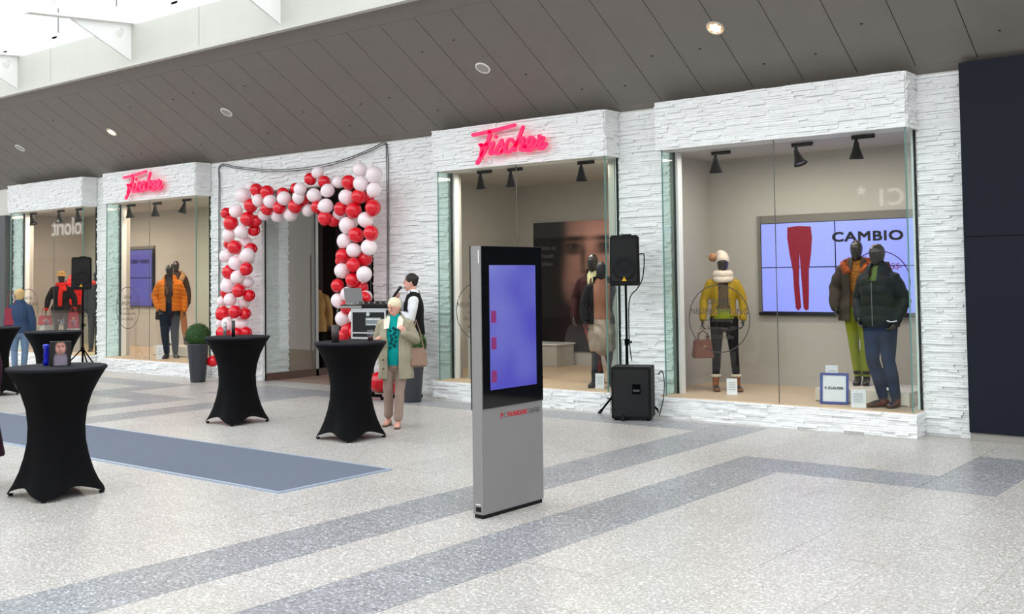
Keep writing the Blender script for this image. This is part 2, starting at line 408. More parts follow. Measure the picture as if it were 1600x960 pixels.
# ---- sloping soffit
ceil = struct('ceiling')
SL = math.tan(0.5523); ZC = 3.985
def sz(y): return ZC + (WY-y)*SL
xj = [-3.15 + .65*k for k in range(-36, 5)]
def slab(name, x0, x1, y0, y1, m, parent, dz=0, th=.04):
    bm = bmesh.new()
    v = [bm.verts.new((x, y, sz(y)+dz+t)) for x in (x0,x1) for y in (y0,y1) for t in (0,th)]
    for f in ((0,1,3,2),(4,6,7,5),(0,4,5,1),(2,3,7,6),(0,2,6,4),(1,5,7,3)): bm.faces.new([v[i] for i in f])
    return fin(bm, name, m, parent)
random.seed(3)
for x0, x1 in zip(xj, xj[1:]):
    o = slab('ceiling_panel', x0+.005, x1-.005, 10.06, 11.93, M_SOFF, ceil)
    if -24 < x0 < -1:
        for _ in range(1):
            x = x0+.3; y = random.choice((10.55, 11.25, 11.6)) + random.uniform(-.05,.05); z = sz(y)
            cyl('fixing_hole', (x,y,z-.002), (x,y,z+.01), .018, M_JOINT, o, n=8)
slab('joint_backing', xj[0], xj[-1], 9.8, 12.05, M_JOINT, ceil, dz=.045, th=.02)
slab('edge_strip', xj[0], xj[-1], 9.80, 10.055, M_SOFF, ceil)
slab('rear_strip', xj[0], xj[-1], 11.935, 12.05, M_SOFF, ceil)
box('soffit_nose', xj[0], xj[-1], 9.70, 9.80, sz(9.8)-.035, sz(9.8)+.02, M_FASC, ceil)
box('light_block_slab', -64, 14, 10.6, 18.2, 6.15, 6.3, M_FASC, ceil)  # unseen slab over the shops, added to keep sky light out

# ---- fascia above the soffit
fas = struct('wall_fascia')
zf = sz(9.8)+.035; zt = 6.04
for i in range(-6, 3):
    x1 = -13.97 + 4.5*i + 4.495; x0 = -13.97 + 4.5*i
    box('fascia_panel', x0+.006, x1-.002, 9.77, 9.83, zf, zt, M_FASC, fas)
box('fascia_backing', -41, -.5, 9.835, 9.87, zf-.02, zt, M_JOINT, fas)
box('parapet_cap', -41, 3, 9.80, 10.1, zt, zt+.05, M_WMETAL, fas)
box('parapet_upstand', -41, 3, 9.95, 10.1, zt+.05, zt+.16, mat('pale_green_sill', rgb(214,222,204), .5), fas)
# clerestory glazing
cl = struct('window_5')
box('sill_beam', -41, 3, 10.1, 10.25, zt+.05, zt+.34, M_WMETAL, cl)
for x in [-13.2-1.92*i for i in range(-6, 12)]:
    box('mullion', x-.09, x+.09, 10.1, 10.3, zt+.3, 10, M_WMETAL, cl)
box('glass_pane', -41, 3, 10.18, 10.19, zt+.34, 10, M_GLASS, cl)
box('head_beam', -41, 3, 10.08, 10.32, 9.7, 10, M_WMETAL, cl)
tr = struct('trim_roof')
for i in range(-1, 6):
    X = -12.03 - 3.84*i
    bm = bmesh.new(); n = 20; cy, cz, cr = 9.57, 5.88, .085
    # triangular gusset plate with a round hole
    tri = [(9.77, 5.45), (9.77, 6.06), (8.7, 5.98), (8.78, 5.93)]
    def ray_hit(a):
        best = 9
        for p, q in zip(tri, tri[1:]+tri[:1]):
            dx, dz = math.cos(a), math.sin(a); ex, ez = q[0]-p[0], q[1]-p[1]; den = dx*ez-dz*ex
            if abs(den) < 1e-9: continue
            t = ((p[0]-cy)*ez-(p[1]-cz)*ex)/den; s = ((p[0]-cy)*dz-(p[1]-cz)*dx)/den
            if t > 0 and -1e-6 <= s <= 1+1e-6: best = min(best, t)
        return best
    ang = sorted([2*math.pi*i_/48 for i_ in range(48)] + [math.atan2(q[1]-cz, q[0]-cy) % (2*math.pi) for q in tri])
    L = []
    for xo in (X-.02, X+.02):
        L.append([(bm.verts.new((xo, cy+cr*math.cos(a), cz+cr*math.sin(a))), bm.verts.new((xo, cy+ray_hit(a)*math.cos(a), cz+ray_hit(a)*math.sin(a)))) for a in ang])
    m_ = len(ang)
    for i_ in range(m_):
        j_ = (i_+1) % m_
        for q in L: bm.faces.new((q[i_][0], q[i_][1], q[j_][1], q[j_][0]))
        for e in (0,1): bm.faces.new((L[0][i_][e], L[0][j_][e], L[1][j_][e], L[1][i_][e]))
    fin(bm, 'gusset_plate', M_WMETAL, tr)
    bm = bmesh.new(); bm_box(bm, X-.07, X+.1, 9.78, 8.0, 6.06, 6.10)
    for v in bm.verts: v.co.z += (9.78-v.co.y)*-.08
    fin(bm, 'gusset_flange', M_WMETAL, tr)
    cyl('roof_strut', (X, 8.8, 5.97), (X, 6.5, 7.6), .06, M_WMETAL, tr)
for k_, (x, dz) in enumerate(((-21.25,0),(-21.0,.1),(-18.6,.35),(-16.65,.7),(-14.7,.95),(-12.8,1.2),(-10.9,1.4))):
    cyl('blind_rod', (x, 9.98, 6.22+dz*.45), (x, 9.98, 9.6), .013, mat('rod_grey', rgb(120,125,130), .4), tr)
box('roof_beam', -24, -20.5, 7.9, 8.02, 6.72, 6.80, M_WMETAL, tr)

# ---- neighbours, opposite side of the mall
nb = struct('wall_right')
box('dark_panel', -3.33, .2, 11.85, 12.05, 2.16, 4.02, M_NAVY, nb); box('dark_panel', -3.33, .2, 11.85, 12.05, .09, 2.153, M_NAVY, nb)
box('joint_backing', -3.33, .2, 11.87, 12.04, 2.1531, 2.1599, M_JOINT, nb)
box('plinth', -3.325, 3, 11.87, 12.05, 0, .088, mat('plinth_grey', rgb(150,146,140), .5), nb)
box('dark_panel', .2, 14, 11.9, 12.05, 0, 4.02, M_NAVY, nb)
lb = struct('wall_left')
box('dark_shopfront', -64, -24.42, 12.0, 12.2, 0, 3.29, mat('dark_shopfront', rgb(42,46,50), .3), lb)
box('shopfront_pier', -24.75, -24.42, 11.85, 11.999, 0, 3.35, mat('pier_grey', rgb(70,74,76), .5), lb)
box('end_panel', -64, -63.8, -8.4, 11.9, 0, 6.5, M_FASC, lb)
op = struct('wall_opposite')
box('shop_band', -64, 14, -9, -8.5, 0, 3.2, mat('opposite_dark', rgb(70,66,62), .5), op)
box('sign_band', -64, 14, -9, -8.45, 3.2, 6.4, mat('opposite_fascia', rgb(150,148,142), .6), op)
box('end_panel', 13.8, 14, -8.4, 11.8, 0, 6.5, M_FASC, op)
M_LIT = mat('lit_lettering', rgb(255,250,245), .5, emit=2.2)
for nm, s_, size, x_, z_ in (('opposite_sign','colorit',1.45,-56.1,4.5),('opposite_sign','CI',.72,-10.6,3.78)):
    o = text(nm, s_, size, space=1.25 if s_ == 'CI' else 1.0, mtx= TM((x_,-8.44,z_),90,180), m=M_LIT, parent=None, ext=.02, off=.008 if s_ == 'CI' else 0)
    tag(o, {'colorit':'white lit lettering on the opposite shop band, reflected in the farthest left window','CI':'two bold white lit letters on the opposite band, reflected in the widest window'}[s_], 'sign')
bm = bmesh.new(); st = [(.16*(1 if i%2==0 else .42)*math.sin(math.pi*i/5), .16*(1 if i%2==0 else .42)*math.cos(math.pi*i/5)) for i in range(10)]
fa = [bm.verts.new((-11.9+x,-8.44,4.26+z)) for x,z in st]; fb = [bm.verts.new((-11.9+x,-8.41,4.26+z)) for x,z in st]; bm.faces.new(fa); bm.faces.new(fb[::-1])
for i in range(10): bm.faces.new((fa[i],fb[i],fb[(i+1)%10],fa[(i+1)%10]))
tag(fin(bm, 'star_sign', M_LIT), 'small white lit star beside the bold letters on the opposite band', 'sign')
# ================================================================== THINGS
# ---- shop signs
SIGN= [[(-9.965, 3.837), (-9.65, 3.856), (-9.191, 3.903)], [(-9.639, 3.851), (-9.667, 3.742), (-9.715, 3.666), (-9.769, 3.566), (-9.886, 3.426)], [(-9.835, 3.684), (-9.757, 3.673), (-9.652, 3.68), (-9.58, 3.69)], [(-9.798, 3.673), (-9.789, 3.616), (-9.806, 3.537)], [(-9.58, 3.69), (-9.639, 3.551), (-9.582, 3.546), (-9.52, 3.593), (-9.426, 3.712)], [(-9.532, 3.773), (-9.532, 3.765)], [(-9.426, 3.712), (-9.412, 3.608), (-9.439, 3.543), (-9.531, 3.534)], [(-9.428, 3.554), (-9.377, 3.565)], [(-9.225, 3.674), (-9.254, 3.708), (-9.304, 3.697), (-9.356, 3.627), (-9.362, 3.556), (-9.327, 3.533), (-9.257, 3.555), (-9.175, 3.627)], [(-9.043, 3.865), (-9.124, 3.708), (-9.207, 3.551)], [(-9.186, 3.612), (-9.075, 3.704), (-9.036, 3.692), (-9.087, 3.572), (-9.068, 3.543), (-9.008, 3.55)], [(-9.008, 3.581), (-8.929, 3.597), (-8.865, 3.662), (-8.889, 3.702), (-8.947, 3.684), (-8.993, 3.603), (-8.989, 3.54), (-8.931, 3.528), (-8.852, 3.575), (-8.773, 3.661)], [(-8.758, 3.714), (-8.754, 3.682), (-8.691, 3.677), (-8.765, 3.575), (-8.756, 3.54), (-8.708, 3.54), (-8.65, 3.596)]]
def ribbon(bm, pts, w, y0, y1, sub=5):
    P = [Vector((p[0],0,p[1])) for p in pts]; Q = []
    for i in range(len(P)-1):
        a, b, c, e = P[max(0,i-1)], P[i], P[i+1], P[min(len(P)-1,i+2)]
        for s in range(sub):
            t = s/sub; Q.append(.5*((2*b)+(c-a)*t+(2*a-5*b+4*c-e)*t*t+(3*b-a-3*c+e)*t**3))
    Q.append(P[-1]); rings = []
    def ring(c, T, h):
        N = Vector((-T.z,0,T.x))*h
        return [bm.verts.new((c.x+N.x, y0, c.z+N.z)), bm.verts.new((c.x-N.x, y0, c.z-N.z)), bm.verts.new((c.x-N.x, y1, c.z-N.z)), bm.verts.new((c.x+N.x, y1, c.z+N.z))]
    T0 = (Q[1]-Q[0]).normalized(); T1 = (Q[-1]-Q[-2]).normalized(); h = w/2
    rings.append(ring(Q[0]-T0*h*.8, T0, h*.5))
    for i, c in enumerate(Q): rings.append(ring(c, (Q[min(i+1,len(Q)-1)]-Q[max(i-1,0)]).normalized(), h))
    rings.append(ring(Q[-1]+T1*h*.8, T1, h*.5))
    for a, b in zip(rings, rings[1:]):
        for i in range(4): bm.faces.new((a[i],a[(i+1)%4],b[(i+1)%4],b[i]))
    bm.faces.new(rings[0][::-1]); bm.faces.new(rings[-1])
PARTS = [('capital_f',(0,1,2,3)),('letter_i',(4,5)),('letter_s',(6,7)),('letter_c',(8,)),('letter_h',(9,10)),('letter_e',(11,)),('letter_r',(12,))]
WD = {0:.052,1:.062,3:.07,2:.05}
def sign(dx, lab):
    t = thing('shop_sign', lab, 'sign', (-9.3+dx, 11.6, 3.42), group='pink shop name signs')
    for nm, idx in PARTS:
        bm = bmesh.new()
        for s in idx: ribbon(bm, [(x+9.3, z-3.42) for x, z in SIGN[s]], WD.get(s,.050), -.03-.0006*idx[0], 0)
        fin(bm, nm, M_PINK, t)
    for x in (-.4,-.1,.2,.5): cyl('standoff', (x,0,.2), (x,.09,.2), .008, M_STEEL, t)
sign(0, 'pink handwritten style sign on the stone header left of the black speaker')
sign(-9.08, 'pink handwritten style sign on the header above the orange puffer jacket window')

# ---- ceiling lights and round ceiling speakers
def downlight(x, y, lit, lab):
    z = sz(y); nrm = Matrix.Rotation(-0.5523, 4, 'X')
    t = thing('ceiling_spotlight' if lit else 'ceiling_speaker', lab, 'light' if lit else 'speaker', (x,y,z), group=None if lit else 'round grilles in the soffit')
    t.rotation_euler = (-0.5523,0,0)
    bm = bmesh.new(); n = 28
    for a, b, z0, z1 in ((.115,.135,-.012,-.012),): 
        ri = [[bm.verts.new((r*math.cos(2*math.pi*i/n), r*math.sin(2*math.pi*i/n), zz)) for i in range(n)] for r, zz in ((.085,-.004),(.092,-.014),(.105,-.012),(.110,.0))]
        for p, q in zip(ri, ri[1:]):
            for i in range(n): bm.faces.new((p[i],p[(i+1)%n],q[(i+1)%n],q[i]))
    fin(bm, 'rim', M_WMETAL if not lit else mat('lamp_rim', rgb(200,190,175), .4), t, smooth=True)
    if lit:
        cyl('reflector', (0,0,-.003), (0,0,-.001), .086, mat('lamp_amber', rgb(150,90,30), .4, emit=.6), t, n=24)
        for i in range(7):
            a = 2*math.pi*i/6; r = 0 if i == 6 else .052
            cyl('led', (r*math.cos(a), r*math.sin(a), -.012), (r*math.cos(a), r*math.sin(a), -.003), .022, mat('lamp_glow', rgb(255,238,190), .4, emit=5), t, n=12)
    else: cyl('grille', (0,0,-.008), (0,0,-.001), .09, mat('grille_grey', rgb(172,168,160), .6, bump=.4, bscale=300), t, n=24)
downlight(-5.76, 11.0, True, 'lit round spotlight in the soffit above the widest shop window')
downlight(-18.5, 11.0, True, 'small lit spotlight in the soffit at far left')
downlight(-9.27, 11.0, False, 'round pale grille in the soffit above the middle shop sign')
downlight(-14.95, 11.0, False, 'round pale grille in the soffit above the balloon arch')
downlight(-22.04, 11.0, False, 'round pale grille in the soffit at the far left edge')

# ---- track spotlights in the windows
def track_light(x, y, tilt, aim, lab):
    t = thing('track_spotlight', lab, 'spotlight', (x,y,3.36), group='black track spotlights in the shop windows')
    box('track_adapter', -.05, .21, -.02, .02, -.045, 0, M_BMETAL, t)
    cyl('stem', (0,0,-.09), (0,0,-.045), .02, M_BMETAL, t)
    h = lathe('lamp_head', [(.03,.02),(.034,-.02),(.055,-.09),(.082,-.165),(.084,-.17),(.07,-.17),(.05,-.12)], M_BMETAL, t)
    h.location = (0,0,-.1); h.rotation_euler = (R(tilt), R(aim), 0)
    l = cyl('lens', (0,0,-.155), (0,0,-.15), .066, mat('lens_warm', rgb(120,100,80), .3), h); 
for x, y, a, b, lab in ((-6.45,12.25,10,4,'leftmost black track spotlight in the widest shop window'),(-5.32,12.16,-6,-22,'tilted black track spotlight beside the glass seam of the widest window'),(-4.5,11.95,8,4,'rightmost black track spotlight in the widest shop window'),
    (-10.16,11.97,8,0,'leftmost black track spotlight under the middle shop sign'),(-9.61,12.0,6,2,'second black track spotlight under the middle shop sign'),(-8.34,11.96,10,6,'black track spotlight at the right of the middle window'),
    (-19.7,12.1,8,0,'leftmost black track spotlight above the orange puffer jacket'),(-18.89,12.18,6,4,'middle black track spotlight above the orange puffer jacket'),(-17.7,12.05,-8,14,'rightmost black track spotlight above the orange puffer jacket'),
    (-23.4,11.95,6,-20,'leftmost black track spotlight in the farthest left window'),(-22.2,11.95,6,-4,'middle black track spotlight in the farthest left window'),(-21.43,11.95,6,-12,'rightmost black track spotlight in the farthest left window')):
    track_light(x, y, a, b, lab)

# ---- window lettering
M_INK = mat('lettering_ink', rgb(70,62,58), .6)
def decal(cx, cz, lab):
    t = thing('window_lettering', lab, 'lettering', (cx, 11.722, cz), group='circular opening notices on the glass')
    bm = bmesh.new(); n = 96
    for i in range(n):
        a, b = 2*math.pi*i/n, 2*math.pi*(i+1)/n; q = []
        for r, an in ((.402,a),(.402,b),(.414,b),(.414,a)):
            q.append((r*math.cos(an), r*math.sin(an)))
        f = [bm.verts.new((x,-.001,z)) for x,z in q]; g = [bm.verts.new((x,.001,z)) for x,z in q]
        bm.faces.new(f); bm.faces.new(g[::-1]); bm.faces.new((f[0],f[1],g[1],g[0])); bm.faces.new((f[2],f[3],g[3],g[2]))
    bmesh.ops.remove_doubles(bm, verts=bm.verts, dist=1e-5)
    fin(bm, 'ring', M_INK, t)
    for s, z, sz_, sp in (('GROßE',.175,.10,1.1),('NEUERÖFFNUNG',.055,.10,1.0),('am Donnerstag',-.035,.06,1.0),('04. September 2014',-.135,.066,1.0),('ab 10.00 Uhr',-.245,.075,1.0)):
        text('text_line', s, sz_, TM((0,0,z)), M_INK, t, ext=.0005, align='CENTER', shear=.15 if sz_ < .1 else 0, space=sp)
decal(-6.17, 1.25, 'round opening notice on the glass before the yellow jacket mannequin')
decal(-10.03, 1.30, 'round opening notice on the glass partly hidden by the grey totem')
decal(-19.12, 1.27, 'round opening notice on the glass left of the orange puffer jacket')
decal(-23.05, 1.24, 'round opening notice on the glass beside the blond woman')

# ---- video wall
M_SCR = mat('screen_blue', rgb(132,142,232), .3, emit=.42)
M_BEZ = mat('bezel', rgb(34,34,40), .4)
v = thing('video_wall', 'four panel video wall showing red trousers on lilac blue behind two mannequins', 'screen', (-5.42, 13.6, 1.27))
box('recess_frame', -1.10, 1.9, -.05, -.004, -.05, -.005, M_BEZ, v); box('recess_frame', -1.10, -1.055, -.05, -.004, -.005, 1.31, mat('recess_grey', rgb(120,116,108), .6), v)
box('recess_head', -1.055, 1.9, -.03, -.004, 1.205, 1.31, mat('recess_grey', rgb(120,116,108), .6), v)
for x in (-1.05, -.008+.008, 1.05):
    for z in (0, .602):
        p = box('screen_panel', x+.002, min(x+1.046,1.9), -.045, -.004, z, z+.598, M_BEZ, v)
        q = box('display', x+.007, min(x+1.041,1.895), -.047, -.0451, z+.005, z+.593, M_SCR, p)
# red trousers shown on the screen
M_TR = mat('screen_red', rgb(120,14,36), .4, emit=.25)
def flat(name, pts, y, m, parent, th=.002):
    bm = bmesh.new(); a = [bm.verts.new((x,y,z)) for x,z in pts]; b = [bm.verts.new((x,y+th,z)) for x,z in pts]
    bm.faces.new(a); bm.faces.new(b[::-1])
    for i in range(len(pts)): bm.faces.new((a[i],b[i],b[(i+1)%len(pts)],a[(i+1)%len(pts)]))
    return fin(bm, name, m, parent)
flat('trousers_picture', [(-.66,1.14),(-.5,1.155),(-.33,1.14),(-.315,1.0),(-.33,.80),(-.37,.55),(-.375,.3),(-.385,.04),(-.42,.02),(-.455,.05),(-.475,.4),(-.495,.8),(-.51,.4),(-.49,.06),(-.53,.02),(-.565,.05),(-.585,.3),(-.595,.55),(-.64,.8),(-.665,1.0)], -.0495, M_TR, v)
text('brand_lettering', 'CAMBIO', .17, TM((-.045,-.049,.93)), mat('screen_ink', rgb(10,10,14), .5), v, sx=1.38, space=1.08, fat=.006)
M_CRIM = mat('screen_crimson', rgb(128,20,62), .5, emit=.1)
bm = bmesh.new(); n = 80
vs = [[bm.verts.new((.565+r*math.cos(2*math.pi*i/n), -.0495, .40+r*math.sin(2*math.pi*i/n))) for i in range(n)] for r in (.385,.396)]
for i in range(n): bm.faces.new((vs[0][i],vs[0][(i+1)%n],vs[1][(i+1)%n],vs[1][i]))
bmesh.ops.solidify(bm, geom=list(bm.faces), thickness=.002)
fin(bm, 'ring_picture', M_CRIM, v)
text('lettering', 'NGS-', .11, TM((.60,-.049,.555)), M_CRIM, v, shear=.2); text('lettering', 'T', .09, TM((.66,-.049,.44)), M_CRIM, v, shear=.2)
text('lettering', 'ALPIRH', .06, TM((.70,-.049,.33)), M_CRIM, v); text('lettering', '9', .17, TM((.68,-.049,.07)), M_CRIM, v, shear=.25)

# ---- blue screen in the second window
M_SCR2 = mat('screen_violet', rgb(84,84,158), .3, emit=.2)
v = thing('video_screen', 'dim violet advertising screen left of the orange puffer jacket', 'screen', (-23.6, 14.1, 1.21))
for z in (0, .66):
    p = box('screen_panel', 0, 1.745, -.06, -.002, z, z+.655, M_BEZ, v); box('display', .02, 1.70, -.063, -.0605, z+.006, z+.649, M_SCR2, p)
box('recess_head', 0, 1.745, -.04, -.002, 1.33, 1.40, mat('recess_grey', rgb(120,116,108), .6), v)
text('brand_lettering', 'GERRY WEBER', .115, TM((.83,-.064,1.0)), mat('screen_ink2', rgb(40,36,80), .5), v, off=.004, sx=1.0)

# ---- wall poster with the close up of a man's face (vertex-painted print)
def painted(name, w, h, nx, nz, fn, parent, loc, m_name, rough=.35, rz=0):
    bm = bmesh.new(); cl_ = bm.loops.layers.float_color.new('print')
    g = [[bm.verts.new((w*i/nx, 0, h*j/nz)) for i in range(nx+1)] for j in range(nz+1)]
    for j in range(nz):
        for i in range(nx):
            f = bm.faces.new((g[j][i],g[j][i+1],g[j+1][i+1],g[j+1][i]))
            for l in f.loops: l[cl_] = (*fn(l.vert.co.x/w, l.vert.co.z/h),1)
    me = bpy.data.meshes.new(name); bm.to_mesh(me); bm.free()
    m = bpy.data.materials.new(m_name); m.use_nodes = True; nt = m.node_tree; b = nt.nodes['Principled BSDF']
    a = nt.nodes.new('ShaderNodeVertexColor'); a.layer_name = 'print'; nt.links.new(a.outputs['Color'], b.inputs['Base Color']); b.inputs['Roughness'].default_value = rough
    o = link(name, me, m, parent, loc); o.rotation_euler = (0,0,rz); return o
def G(x, z, cx, cz, sx, sz_): return math.exp(-((x-cx)/sx)**2-((z-cz)/sz_)**2)
def face_print(u, v):
    x, z = u*1.75, v*2.23
    c = np.array([.062,.045,.075]); skin = np.array([.84,.62,.56])
    # face fills the upper right, centre (1.12,1.72)
    f = 1/(1+math.exp(((abs(x-1.2)/.62)**2.6+((z-1.62)/.98)**4-1)*7)); 
    c = c*(1-f)+skin*f*(0.75+.35*G(x,z,1.35,1.95,.5,.5))
    for ex in (.86, 1.52):
        c = c*(1-.8*G(x,z,ex,1.80,.17,.075)); c = c*(1-.75*G(x,z,ex+.02,1.93,.24,.045)); c = c+np.array([.22,.2,.2])*G(x,z,ex-.05,1.79,.03,.02)
        c = c*(1-.5*G(x,z,ex,1.70,.2,.05))
    c = c*(1-.45*G(x,z,1.06,1.6,.06,.25)); c = c*(1-.55*G(x,z,1.2,1.36,.15,.05)); c = c*(1-.5*G(x,z,1.2,1.15,.26,.035)); c = c*(1-.5*G(x,z,1.2,.95,.42,.16))
    c = c*(1-.75*G(x,z,.55,1.9,.16,.7))
    s = 1/(1+math.exp((z-.78)*14)); c = c*(1-s)+np.array([.05,.03,.045])*s
    c = c+np.array([.09,.03,.05])*G(x,z,.75,.35,.3,.5)
    return tuple(max(0,float(t)) for t in lin(tuple(np.clip(c,0,1))))
t = thing('wall_poster', 'dark poster with a close up male face behind the suit mannequin', 'poster', (-11.49, 14.99, .5))
box('board', 0, 1.75, -.02, .008, 0, 2.23, M_BEZ, t); painted('print', 1.75, 2.23, 110, 140, face_print, t, (0,-.0215,0), 'portrait_print')
for i, s in enumerate(('Liebe ist', 'Freude', 'Fühlen')): text('lettering', s, .11, TM((.12,-.023,1.75-.14*i)), mat('poster_ink', rgb(105,100,120), .5), t, shear=.25)
tc = thing('display_plinth', 'long white display plinth at the back of the middle window', 'plinth', (-11.3, 14.4, .27))
box('body', -.4, .7, 0, .5, 0, .36, M_INNER, tc, bevel=.004); box('top', -.42, .72, -.02, .52, .36, .385, M_WMETAL, tc)

# ---- balloons
BAL = "Wt,-15.23,11.55,3.27,0.136;Wt,-15.23,11.72,3.42,0.105;Rt,-14.87,11.55,3.34,0.114;Rt,-14.54,11.55,3.28,0.119;Rt,-14.19,11.55,3.24,0.105;Wt,-14.1,11.55,3.15,0.121;Wt,-14.47,11.55,3.12,0.116;Wt,-14.81,11.55,3.16,0.107;Rt,-15.02,11.55,3.08,0.12;Rt,-14.62,11.55,3,0.105;Rt,-14.24,11.55,3,0.111;Rt,-13.87,11.55,3.01,0.116;Wl,-14.91,11.72,2.93,0.115;Wr,-14.53,11.72,2.89,0.123;Wr,-14.13,11.72,2.89,0.126;Rl,-15.9,11.72,2.99,0.105;Wt,-15.4,11.55,3,0.122;Rl,-15.13,11.55,2.85,0.129;Rl,-15.55,11.55,2.8,0.131;Wl,-15.25,11.55,2.63,0.119;Rl,-15.18,11.72,2.66,0.105;Wl,-15.62,11.55,2.58,0.116;Wl,-15.35,11.72,2.46,0.11;Rl,-15.87,11.72,2.44,0.105;Rl,-15.44,11.55,2.37,0.122;Rl,-15.23,11.72,2.34,0.105;Wl,-15.9,11.72,2.23,0.105;Wl,-15.14,11.55,2.22,0.129;Wl,-15.47,11.55,2.1,0.122;Rt,-14.05,11.72,3.32,0.105;Wt,-13.68,11.55,3.28,0.109;Wt,-13.74,11.55,3.15,0.105;Rl,-15.08,11.72,2.82,0.105;Rt,-13.66,11.72,3.46,0.105;Rt,-13.34,11.72,3.39,0.105;Wt,-13.37,11.55,3.16,0.118;Wt,-13.04,11.55,3.22,0.112;Rt,-13.33,11.55,2.97,0.105;Wt,-13.06,11.55,2.97,0.121;Wt,-13.73,11.72,2.94,0.107;Rr,-13.11,11.55,2.78,0.117;Rr,-13.06,11.72,2.74,0.105;Wr,-12.96,11.72,2.85,0.112;Rt,-12.72,11.55,2.91,0.111;Wt,-12.6,11.55,3.09,0.122;Rt,-12.55,11.55,3.32,0.118;Wt,-12.93,11.72,3.36,0.105;Wt,-12.3,11.55,3.51,0.114;Wt,-11.96,11.55,3.41,0.129;Wt,-12.24,11.55,3.28,0.12;Wt,-11.98,11.55,3.17,0.119;Rt,-12.3,11.55,3.08,0.121;Rt,-12.26,11.72,3.08,0.105;Rt,-11.99,11.55,2.89,0.124;Rt,-12.41,11.55,2.87,0.126;Wr,-12.19,11.55,2.71,0.125;Wr,-12.56,11.55,2.64,0.132;Rr,-12.06,11.55,2.5,0.119;Rr,-12.38,11.55,2.48,0.121;Wr,-12.66,11.55,2.4,0.119;Wr,-12.12,11.55,2.28,0.13;Wr,-12.46,11.55,2.24,0.121;Rt,-13.82,11.72,3.11,0.105;Wt,-13.47,11.72,3.55,0.105;Wr,-12.63,11.72,2.7,0.105;Rr,-12.7,11.55,2.16,0.115;Rr,-12.37,11.72,2.1,0.118;Rr,-12.42,11.55,2.01,0.114;Wr,-12.7,11.55,1.92,0.122;Wr,-12.21,11.55,1.86,0.125;Rr,-12.49,11.55,1.77,0.118;Rr,-12.79,11.55,1.69,0.105;Rr,-12.43,11.72,1.65,0.105;Wr,-12.83,11.55,1.45,0.119;Wr,-12.6,11.55,1.55,0.115;Rr,-12.58,11.55,1.34,0.11;Rr,-12.59,11.72,1.44,0.105;Rr,-12.22,11.55,1.48,0.105;Wr,-12.35,11.72,1.5,0.105;Rr,-12.49,11.72,1.36,0.105;Wr,-12.69,11.55,1.16,0.122;Wr,-12.4,11.55,1.2,0.12;Rr,-12.61,11.55,0.98,0.115;Wr,-12.52,11.72,1.02,0.105;Rr,-12.41,11.55,0.95,0.109;Rr,-12.67,11.55,0.89,0.105;Rr,-12.29,11.55,0.88,0.105;Rr,-12.91,11.72,2.08,0.105;Wl,-15.46,11.55,2.09,0.123;Wl,-15.38,11.72,2.19,0.15;Wl,-15.97,11.72,2.22,0.118;Rl,-15.67,11.55,1.94,0.124;Rl,-15.12,11.55,1.98,0.114;Wl,-15.39,11.55,1.84,0.123;Wl,-15.7,11.55,1.7,0.129;Wl,-15.31,11.72,1.75,0.105;Rl,-15.34,11.55,1.61,0.115;Rl,-15.26,11.72,1.52,0.108;Rl,-15.93,11.72,1.57,0.118;Wl,-15.6,11.55,1.45,0.116;Wl,-16.06,11.72,1.41,0.105;Wl,-15.46,11.72,1.39,0.105;Rl,-15.84,11.55,1.21,0.13;Rl,-15.44,11.55,1.24,0.115;Rl,-15.38,11.72,1.2,0.105;Wl,-15.7,11.55,1.03,0.116;Wl,-15.51,11.72,1.02,0.124;Wl,-16.1,11.72,1.01,0.105;Rl,-15.8,11.55,0.86,0.13;Rl,-15.35,11.72,0.87,0.105;Rl,-15.43,11.55,0.86,0.107;Rl,-16.07,11.55,0.36,0.105;Wl,-15.57,11.55,0.68,0.116;Rl,-15.32,11.55,0.68,0.115;Wl,-15.78,11.55,0.54,0.109;Rl,-15.53,11.55,0.47,0.115;Wl,-15.51,11.72,0.49,0.108"
bmb = bmesh.new(); bmesh.ops.create_uvsphere(bmb, u_segments=20, v_segments=14, radius=1)
for v_ in bmb.verts:
    z = v_.co.z
    if z < 0: k = 1-.10*z*z; v_.co.x *= k; v_.co.y *= k; v_.co.z *= 1.12
ball_me = {}
me0 = bpy.data.meshes.new('balloon'); bmb.to_mesh(me0); bmb.free()
for p in me0.polygons: p.use_smooth = True
knot = bmesh.new(); bmesh.ops.create_cone(knot, segments=8, radius1=.09, radius2=.03, depth=.12, cap_ends=True); kme = bpy.data.meshes.new('knot'); knot.to_mesh(kme); knot.free()
random.seed(11)
for c, m in (('R', M_RED), ('W', M_WHT)):
    q = me0.copy(); q.materials.append(m); qk = kme.copy(); qk.materials.append(m); ball_me[c] = (q, qk)
PL = {'t': 'top', 'l': 'left column', 'r': 'right column'}
def balloon(c, x, y, z, r, lab, grp):
    o = bpy.data.objects.new('balloon', ball_me[c][0]); COL.objects.link(o); o.location = (x,y,z); o.scale = (r,r,r)
    o.rotation_euler = (random.uniform(-1.2,.2) - (.9 if y > 11.6 else 0), random.uniform(-.7,.7), random.uniform(0,6))
    tag(o, lab, 'balloon', grp)
    k = bpy.data.objects.new('knot', ball_me[c][1]); COL.objects.link(k); k.parent = o; k.location = (0,0,-1.16); return o
